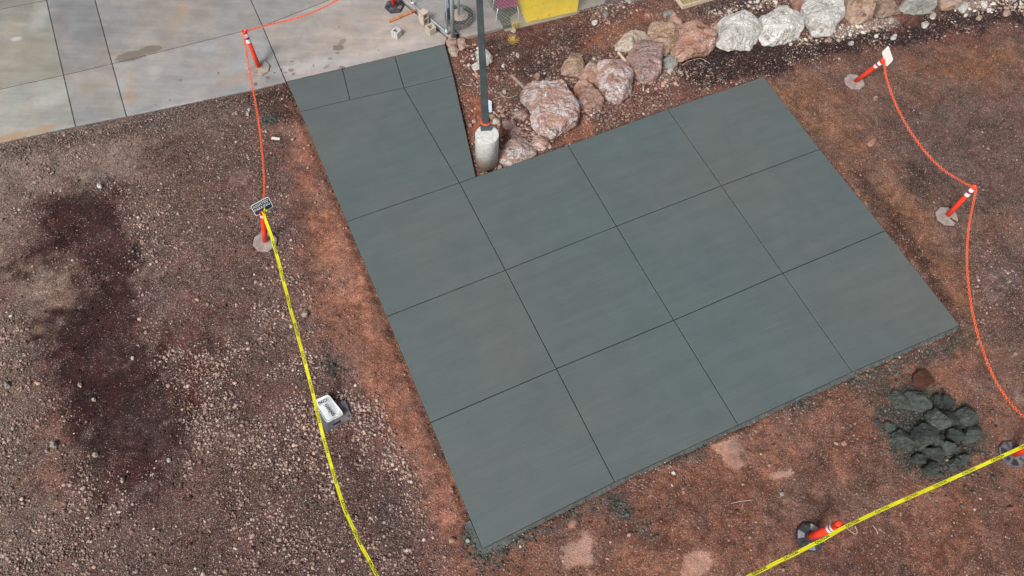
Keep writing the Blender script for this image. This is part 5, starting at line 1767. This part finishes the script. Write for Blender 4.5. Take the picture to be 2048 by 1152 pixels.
mb = MB()
mb.add(*panel_text('NO', W3(646, 804.5, .10), ex, 0.105, 1.15))
mb.add(*panel_text('PARKING', W3(659, 821, .11), W3(668, 833, .1) - W3(649, 811, .1), 0.085, 0.85))
mb.obj('lettering', M['ink'], root)

# ------------------------------------------------------------------ lamp post
fb = U(973, 324, -0.06)
FH = 1.08
root = empty('lamp_post', (fb[0], fb[1], -0.10))
tag(root, 'dark square lamp pole on a round pale concrete footing, cut by the top edge', 'lamp post')
r = 0.275
MB().lathe([(r * 1.0, 0.0), (r, FH - 0.02), (r * .985, FH + 0.0), (r * .95, FH + .008)], 40).obj('footing', M['footing'], root, smooth=False)
for p_ in root.children[0].data.polygons:
    p_.use_smooth = len(p_.vertices) == 4
pb = U(971, 254, FH - 0.10) - np.array([fb[0], fb[1], -0.10])
pb = np.array([pb[0], pb[1] + 0.0, FH])
zt = 6.2
ptw = U(958, -20, 4.4) - np.array([fb[0], fb[1], -0.10])
sl = (ptw[:2] - pb[:2]) / (4.4 - FH)
rzp = 0.10
V, F = [], []


def sq(c, hw, z, rz):
    return [(c[0] + hw * (i * math.cos(rz) - j * math.sin(rz)), c[1] + hw * (i * math.sin(rz) + j * math.cos(rz)), z) for i, j in ((-1, -1), (1, -1), (1, 1), (-1, 1))]


mb = MB()
V = sq(pb, 0.125, FH + 0.009, rzp) + sq(pb, 0.122, FH + 0.07, rzp) + sq(pb, 0.115, FH + 0.22, rzp) + sq(pb, 0.09, FH + 0.235, rzp)
V = sq(pb, 0.120, FH + 0.009, rzp) + sq(pb, 0.120, FH + 0.16, rzp) + sq(pb, 0.116, FH + 0.168, rzp) + sq(pb, 0.060, FH + 0.168, rzp)
F = [(3, 2, 1, 0)]
for k in range(3):
    for i in range(4):
        j = (i + 1) % 4
        F.append((4 * k + i, 4 * k + j, 4 * k + 4 + j, 4 * k + 4 + i))
F.append((12, 13, 14, 15))
mb.add(V, F)
mb.obj('base_cover', M['pole'], root)
mb = MB()
z0 = FH + 0.17
pt = np.array([pb[0] + sl[0] * (zt - FH), pb[1] + sl[1] * (zt - FH)])
ring = lambda c, hw, z: sq(c, hw, z, rzp)
Vp = []
for c, hw, z in ((pb, 0.083, z0), (pt, 0.050, zt)):
    b_ = 0.012
    cs, sn = math.cos(rzp), math.sin(rzp)
    for i, j in ((-1, -1), (1, -1), (1, 1), (-1, 1)):
        for (dx, dy) in (((b_, 0), (0, b_)) if (i * j > 0) else ((0, b_), (b_, 0))):
            pass
    cor = [(-hw, -hw + b_), (-hw + b_, -hw), (hw - b_, -hw), (hw, -hw + b_), (hw, hw - b_), (hw - b_, hw), (-hw + b_, hw), (-hw, hw - b_)]
    for x, y in cor:
        Vp.append((c[0] + x * cs - y * sn, c[1] + x * sn + y * cs, z))
Fp = [tuple(range(7, -1, -1)), tuple(range(8, 16))] + [(i, (i + 1) % 8, 8 + (i + 1) % 8, 8 + i) for i in range(8)]
mb.add(Vp, Fp)
mb.obj('pole', M['pole'], root)
# chain round the pole foot
pc = np.array([fb[0] + pb[0], fb[1] + pb[1], 0])
cz = -0.10 + FH + 0.20
chain([pc + np.array([0.112 * math.cos(a), 0.112 * math.sin(a), cz + 0.006 * math.sin(3 * a)]) for a in np.linspace(0, 2 * math.pi, 13)],
      'short orange chain looped round the foot of the lamp pole', pitch=0.05, lw=0.022, ll=0.036)

# card behind the pole
cq = [W3(975, 199, .1), W3(983, 202, .1), W3(984, 224, .02), W3(976, 225, .02)]
cc0 = sum(cq) / 4
V = [p - cc0 for p in cq] + [p - cc0 - np.array([0, 0, .008]) for p in cq]
cd = mesh('card', V, [(0, 1, 2, 3)[::-1], (4, 5, 6, 7), (0, 1, 5, 4), (1, 2, 6, 5), (2, 3, 7, 6), (3, 0, 4, 7)], M['card'], loc=cc0)
tag(cd, 'pale blue card standing in the dirt behind the lamp pole', 'card')

# ------------------------------------------------------------------ chain link fence
F0 = U(906, 76, -0.02)
F1 = U(1152, 31, -0.02)
fd = (F1 - F0)
fd[2] = 0
fl = np.linalg.norm(fd)
fd /= fl
FL = 5.6
root = empty('chain_link_fence', F0)
tag(root, 'galvanised chain link fence in front of the yellow box and the tyre', 'fence')
FZ0, FZ1 = 0.13, 1.85
for t, rr_ in ((0, 0.055), (2.9, 0.035), (5.6, 0.045)):
    p = fd * t
    pm = MB().lathe([(rr_, -0.1), (rr_, FZ1 + .05), (rr_ * .6, FZ1 + .09)], 16, c=(p[0], p[1], 0))
    if t == 2.9:
        continue
    pm.obj('post', M['galv'], root, smooth=True)
MB().tube([fd * 0 + (0, 0, FZ1), fd * FL + (0, 0, FZ1)], 0.021, 8).obj('top_rail', M['galv'], root, smooth=True)
MB().tube([fd * .05 + (0, 0, FZ0)] + [fd * t + np.array((0, 0, FZ0 + 0.012 * math.sin(t * 3))) for t in np.linspace(.3, FL, 14)], 0.0035, 4).obj('bottom_wire', M['wire'], root)
mb = MB()
nrm = np.array([-fd[1], fd[0], 0])
H = FZ1 - FZ0
D = 0.105
k = 0
s_ = -H
while s_ < FL:
    for dr in (1, -1):
        pts = []
        a0 = max(0.0, s_)
        a1 = min(FL, s_ + H)
        if a1 - a0 > 0.02:
            for a_ in (a0, a1):
                z_ = (a_ - s_) if dr > 0 else (H - (a_ - s_))
                pts.append(fd * a_ + np.array([0, 0, FZ0 + z_]) + nrm * (0.0045 * dr))
            mb.tube(pts, 0.0027, 3, cap=False)
    s_ += D
mb.obj('wire_mesh', M['wire'], root)

# gate
g0 = U(896, 70, 0.03)
g1 = U(824, 10, 0.03)
gd = g1 - g0
gd[2] = 0
GL = np.linalg.norm(gd)
gd /= GL
root = empty('gate', g0)
tag(root, 'galvanised gate hinged on the fence corner post, beside the concrete blocks', 'gate')
for t in (0.02, GL):
    MB().tube([gd * t + (0, 0, 0.03), gd * t + (0, 0, 1.8)], 0.022, 10).obj('stile', M['galv'], root, smooth=True)
for z_ in (0.05, 1.8):
    MB().tube([gd * 0.02 + (0, 0, z_), gd * GL + (0, 0, z_)], 0.022, 10).obj('rail', M['galv'], root, smooth=True)
for z_ in (0.12, 1.6):
    MB().lathe([(0.04, -.03), (0.04, .03)], 10, c=(gd[0] * .02 - .02, gd[1] * .02, z_)).obj('hinge', M['chrome'], root)
MB().box((gd[0] * (GL - .02), gd[1] * (GL - .02), 0.09), (0.07, 0.07, 0.05), 0.3, bev=0.01).obj('latch', M['chrome'], root)
mb = MB()
gn = np.array([-gd[1], gd[0], 0])
s_ = -1.75
while s_ < GL:
    for dr in (1, -1):
        a0, a1 = max(0.0, s_), min(GL, s_ + 1.75)
        if a1 - a0 > 0.02:
            mb.tube([gd * a_ + np.array([0, 0, 0.05 + ((a_ - s_) if dr > 0 else 1.75 - (a_ - s_))]) + gn * (0.003 * dr) for a_ in (a0, a1)], 0.003, 3, cap=False)
    s_ += D
mb.obj('wire_mesh', M['wire'], root)

# tyre filled with concrete
tcn = U(918, 34, 0.15)
root = empty('tyre', (tcn[0], tcn[1], 0.055))
tag(root, 'worn tyre filled with concrete holding a steel stub, behind the fence', 'tyre')
Ro = 0.385
MB().lathe([(Ro * .93, 0.0), (Ro * .99, .02), (Ro, .04), (Ro * .985, .05), (Ro, .06), (Ro, .09), (Ro * .98, .10), (Ro, .11), (Ro, .14), (Ro * .985, .15), (Ro * 1.0, .16), (Ro * .985, .185)], 48, cap1=False).obj('tread', M['tyre_dusty'], root, smooth=True)
MB().lathe([(Ro * .985, .185), (Ro * .90, .215), (Ro * .78, .215), (Ro * .66, .19), (Ro * .63, .15)], 48, cap0=False, cap1=False).obj('sidewall', M['tyre'], root, smooth=True)
MB().lathe([(Ro * .66, 0.15), (Ro * .60, 0.172), (0.1, 0.18)], 36, cap0=False).obj('concrete_fill', M['tan_concrete'], root, smooth=True)
MB().lathe([(0.032, .16), (0.032, 1.15), (0.024, 1.16)], 14).obj('steel_pipe', M['galv'], root, smooth=True)
MB().box((0.05, 0.02, 0.30), (0.06, 0.05, 0.22), 0.2, bev=.01).obj('bracket', M['galv'], root)

# chair with maroon seat
lg = [U(992, 43, 0.055), U(1038, 40, 0.0), U(1027, 3, 0.0), U(969, 17, 0.055)]
seat_c = (lg[0] + lg[1]) / 2
ax = lg[1] - lg[0]
ax[2] = 0
aw = np.linalg.norm(ax)
ax /= aw
ay = np.array([-ax[1], ax[0], 0])
rt = empty('chair', (seat_c[0], seat_c[1], 0.0), math.atan2(ax[1], ax[0]))
tag(rt, 'chair with a maroon seat and shiny metal legs behind the fence', 'chair')
for sx in (-1, 1):
    MB().tube([(sx * aw / 2, 0, 0.0), (sx * (aw / 2 - .02), .04, .24), (sx * (aw / 2 - .05), .05, .44)], 0.0115, 8).obj('leg', M['chrome'], rt, smooth=True)
    MB().tube([(sx * aw / 2, .46, 0.0), (sx * (aw / 2 - .03), .42, .44), (sx * (aw / 2 - .04), .47, .86)], 0.0115, 8).obj('leg', M['chrome'], rt, smooth=True)
MB().box((0, .235, .455), (aw - .08, .42, .05), 0, bev=.02).obj('seat', M['maroon'], rt)
MB().box((0, .465, .74), (aw - .10, .04, .24), 0, bev=.018).obj('backrest', M['maroon'], rt)

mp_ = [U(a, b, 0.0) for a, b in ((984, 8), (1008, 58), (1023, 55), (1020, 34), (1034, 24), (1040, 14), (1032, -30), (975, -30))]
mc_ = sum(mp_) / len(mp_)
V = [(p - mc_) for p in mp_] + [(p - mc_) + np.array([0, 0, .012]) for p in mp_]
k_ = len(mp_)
fm = mesh('shadow_sheet', V, [tuple(range(k_)), tuple(range(2 * k_ - 1, k_ - 1, -1))] + [(i, k_ + i, k_ + (i + 1) % k_, (i + 1) % k_) for i in range(k_)], M['mat'], loc=(mc_[0], mc_[1], -0.007))  # thin dark sheet added as a shadow-like patch below the chair
tag(fm, 'shadow-like dark grey green sheet added under the maroon chair', 'mat')

# yellow box
b0 = U(1053, 45, -0.01)
b1 = U(1154, 23, -0.01)
bx_ = b1 - b0
bx_[2] = 0
bw = np.linalg.norm(bx_)
rt = empty('storage_box', b0, math.atan2(bx_[1], bx_[0]))
tag(rt, 'bright yellow box behind the chain link fence, cut by the top edge', 'box')


def taper(w0, d0, w1a, w1b, d1, z0, z1, b=0.02):
    V = []
    for (xa, xb, ya, yb, z) in ((0, w0, 0, d0, z0), (-w1a, w0 + w1b, -0.0, d1, z1)):
        V += [(xa, ya, z), (xb, ya, z), (xb, yb, z), (xa, yb, z)]
    return V, [(3, 2, 1, 0), (4, 5, 6, 7), (0, 1, 5, 4), (1, 2, 6, 5), (2, 3, 7, 6), (3, 0, 4, 7)]


mb = MB()
mb.add(*taper(bw, .75, .13, 0.0, .75, 0.0, 0.95))
mb.obj('shell', M['yellow'], rt)
MB().box((bw / 2 - .065, .375, .985), (bw + .19, .81, .065), 0, bev=.02).obj('lid', M['yellow'], rt)
for x in (.1, bw - .1):
    MB().box((x, .375, -.015 + .03), (.08, .70, .05), 0).obj('skid', M['rubber_black'], rt)
MB().box((bw / 2, -0.008, .07), (bw * .985, .012, .035), 0, bev=.004).obj('lower_rib', M['yellow'], rt)


# ------------------------------------------------------------------ concrete blocks, lumber
def half_block(px, py, ang, mat, label, s=.195, h=.2):
    p = U(px, py, 0.0)
    rt = MB()
    t = 0.034
    a = s / 2
    o4 = lambda hw, z: [(hw * i, hw * j, z) for i, j in ((-1, -1), (1, -1), (1, 1), (-1, 1))]
    V = o4(a, 0) + o4(a, h) + o4(a - t, h) + o4(a - t - .004, 0.0)
    F = []
    for k_ in range(3):
        for i in range(4):
            j = (i + 1) % 4
            F.append((4 * k_ + i, 4 * k_ + j, 4 * k_ + 4 + j, 4 * k_ + 4 + i))
    rt.add(V, F)
    # sash groove: two thin ribs on one face
    rt.box((-a - .006, -.03, h / 2), (.012, .05, h * .98))
    rt.box((-a - .006, .045, h / 2), (.012, .06, h * .98))
    o = rt.obj('concrete_block', mat, loc=(p[0], p[1], -0.003))
    o.rotation_euler = (0, 0, ang)
    return tag(o, label, 'concrete block', 'concrete masonry blocks by the gate')


e_ = U(803, 57, .2) - U(793, 66, .2)
half_block(794, 72, math.atan2(e_[1], e_[0]), M['cmu_grey'], 'pale grey hollow block standing alone on the pavement')
e_ = U(875, 51, .2) - U(858, 59, .2)
half_block(862, 65, math.atan2(e_[1], e_[0]) , M['cmu_tan'], 'tan hollow block with its opening up, beside the taller one', s=.205, h=.21)
p = U(848.5, 46, 0.0)
e_ = U(852, 26, .4) - U(844, 31, .4)
mb = MB()
s2, hh, t = .195, .39, .034
# block standing on end: cores open to the front
mb.box((0, 0, t / 2), (s2, s2, t))
mb.box((0, 0, hh - t / 2), (s2, s2, t))
mb.box((0, 0, hh / 2), (s2 - .001, s2 - .002, t))
mb.box((-s2 / 2 + t / 2, 0, hh / 2), (t, s2 - .004, hh - .002))
mb.box((s2 / 2 - t / 2, 0, hh / 2), (t, s2 - .004, hh - .002))
o = mb.obj('concrete_block', M['cmu_tan'], loc=(p[0], p[1], -0.003))
o.rotation_euler = (0, 0, math.atan2(e_[1], e_[0]))
tag(o, 'tan hollow block standing on end, tallest of the blocks', 'concrete block', 'concrete masonry blocks by the gate')


def plank(a, b, wd, th, z, mat, name, label, cat):
    A, B = U(*a, z), U(*b, z)
    d = B - A
    L = np.linalg.norm(d)
    c = (A + B) / 2
    o = MB().box((0, 0, 0), (L, wd, th), 0, bev=.004).obj(name, mat, loc=(c[0], c[1], z))
    o.rotation_euler = (0, 0, math.atan2(d[1], d[0]))
    return tag(o, label, cat)


plank((778, 43), (832, 20), .085, .04, .02, M['wood_orange'], 'lumber', 'reddish length of raw lumber lying by the black post base', 'lumber')
plank((1022, 150), (1051, 178), .075, .02, -.03, M['wood_grey'], 'wooden_stake', 'flat grey wooden stake lying above the largest boulder', 'stake')
plank((1236, 104), (1252, 124), .055, .05, .03, M['wood_pale'], 'wood_splinter', 'pale splintered wood piece between two boulders', 'wood')
plank((543, 276), (560, 278), .075, .012, -.035, M['paper'], 'paper_scrap', 'pale flat scrap right of the hanging chain', 'scrap')
plank((1705, 152), (1694, 151), .05, .02, -.03, M['wood_grey'], 'wood_scrap', 'small grey wood scrap beside the upper right post base', 'scrap')

# shallow wooden tray at the top edge
q0 = G(1364, 19)
ea = G(1425, 1) - q0
eb = G(1352, -4) - q0
ea[2] = 0
eb[2] = 0
ea /= np.linalg.norm(ea)
eb = eb - ea * (eb @ ea)
eb /= np.linalg.norm(eb)
rt = empty('wooden_tray', (q0[0], q0[1], q0[2] - .01), math.atan2(ea[1], ea[0]))
tag(rt, 'shallow olive wooden tray with a pale rim at the top edge', 'tray')
sgn = 1 if (np.cross(ea, eb)[2] > 0) else -1
MB().box((.55, sgn * .4, .05), (1.08, .78, .06), 0, bev=.004).obj('bottom', M['wood_olive'], rt)
for c_, s_ in (((.55, sgn * .012, .075), (1.10, .024, .13)), ((.55, sgn * .80, .075), (1.10, .024, .13)), ((.012, sgn * .406, .075), (.024, .762, .13)), ((1.088, sgn * .406, .075), (.024, .762, .13))):
    MB().box(c_, s_, 0, bev=.003).obj('rim', M['wood_pale'], rt)


# ------------------------------------------------------------------ dry grass tufts and twigs
def tuft(px, py, label, n, hgt, spread, seed):
    rs = random.Random(seed)
    c = G(px, py)
    mb = MB()
    for k_ in range(n):
        a_ = rs.uniform(0, 2 * math.pi)
        l_ = hgt * rs.uniform(.5, 1.2)
        o_ = spread * rs.uniform(.3, 1.3)
        d_ = np.array([math.cos(a_), math.sin(a_), 0])
        s0_ = d_ * rs.uniform(0, .03)
        mb.tube([s0_, s0_ + d_ * o_ * .35 + (0, 0, l_ * .6), s0_ + d_ * o_ + (0, 0, l_)], [.004, .003, .001], 3, cap=False)
    o = mb.obj('grass_tuft', M['straw'], loc=c)
    return tag(o, label, 'grass tuft', 'dry grass tufts')


tuft(1024, 88, 'dry yellow grass tuft in dark soil, right of the lamp pole', 110, .20, .16, 1)
tuft(1031, 58, 'dry yellow grass tuft at the corner of the pale floor', 70, .25, .10, 2)
tw = [((1000, 190), (1018, 196), (1036, 190)), ((985, 200), (1004, 194), (1012, 201)), ((1365, 130), (1380, 122), (1402, 118), (1420, 128)), ((1590, 92), (1605, 88), (1625, 90)),
      ((925, 168), (938, 172), (944, 166)), ((1462, 1007), (1480, 1003), (1506, 1000)), ((1744, 1050), (1752, 1060), (1755, 1068))]
tl = ['twig lying right of the pale blue card', 'pale bent twig nearest the blue card', 'thin curled twig on cinder below the ridged pink boulder', 'thin twig on cinder below the white boulders',
      'pale twig in the gap left of the lamp pole', 'straight pale twig below the slab, left of the rectangular clay patch', 'thin twig right of the lower tape post']
for p_, l_ in zip(tw, tl):
    pts = [G(a, b) + np.array([0, 0, .012]) for a, b in p_]
    tag(MB().tube(catmull(pts, 5), .0055, 4).obj('twig', M['string'], smooth=True), l_, 'twig', 'twigs on the soil')

print('pebbles', NPEB)
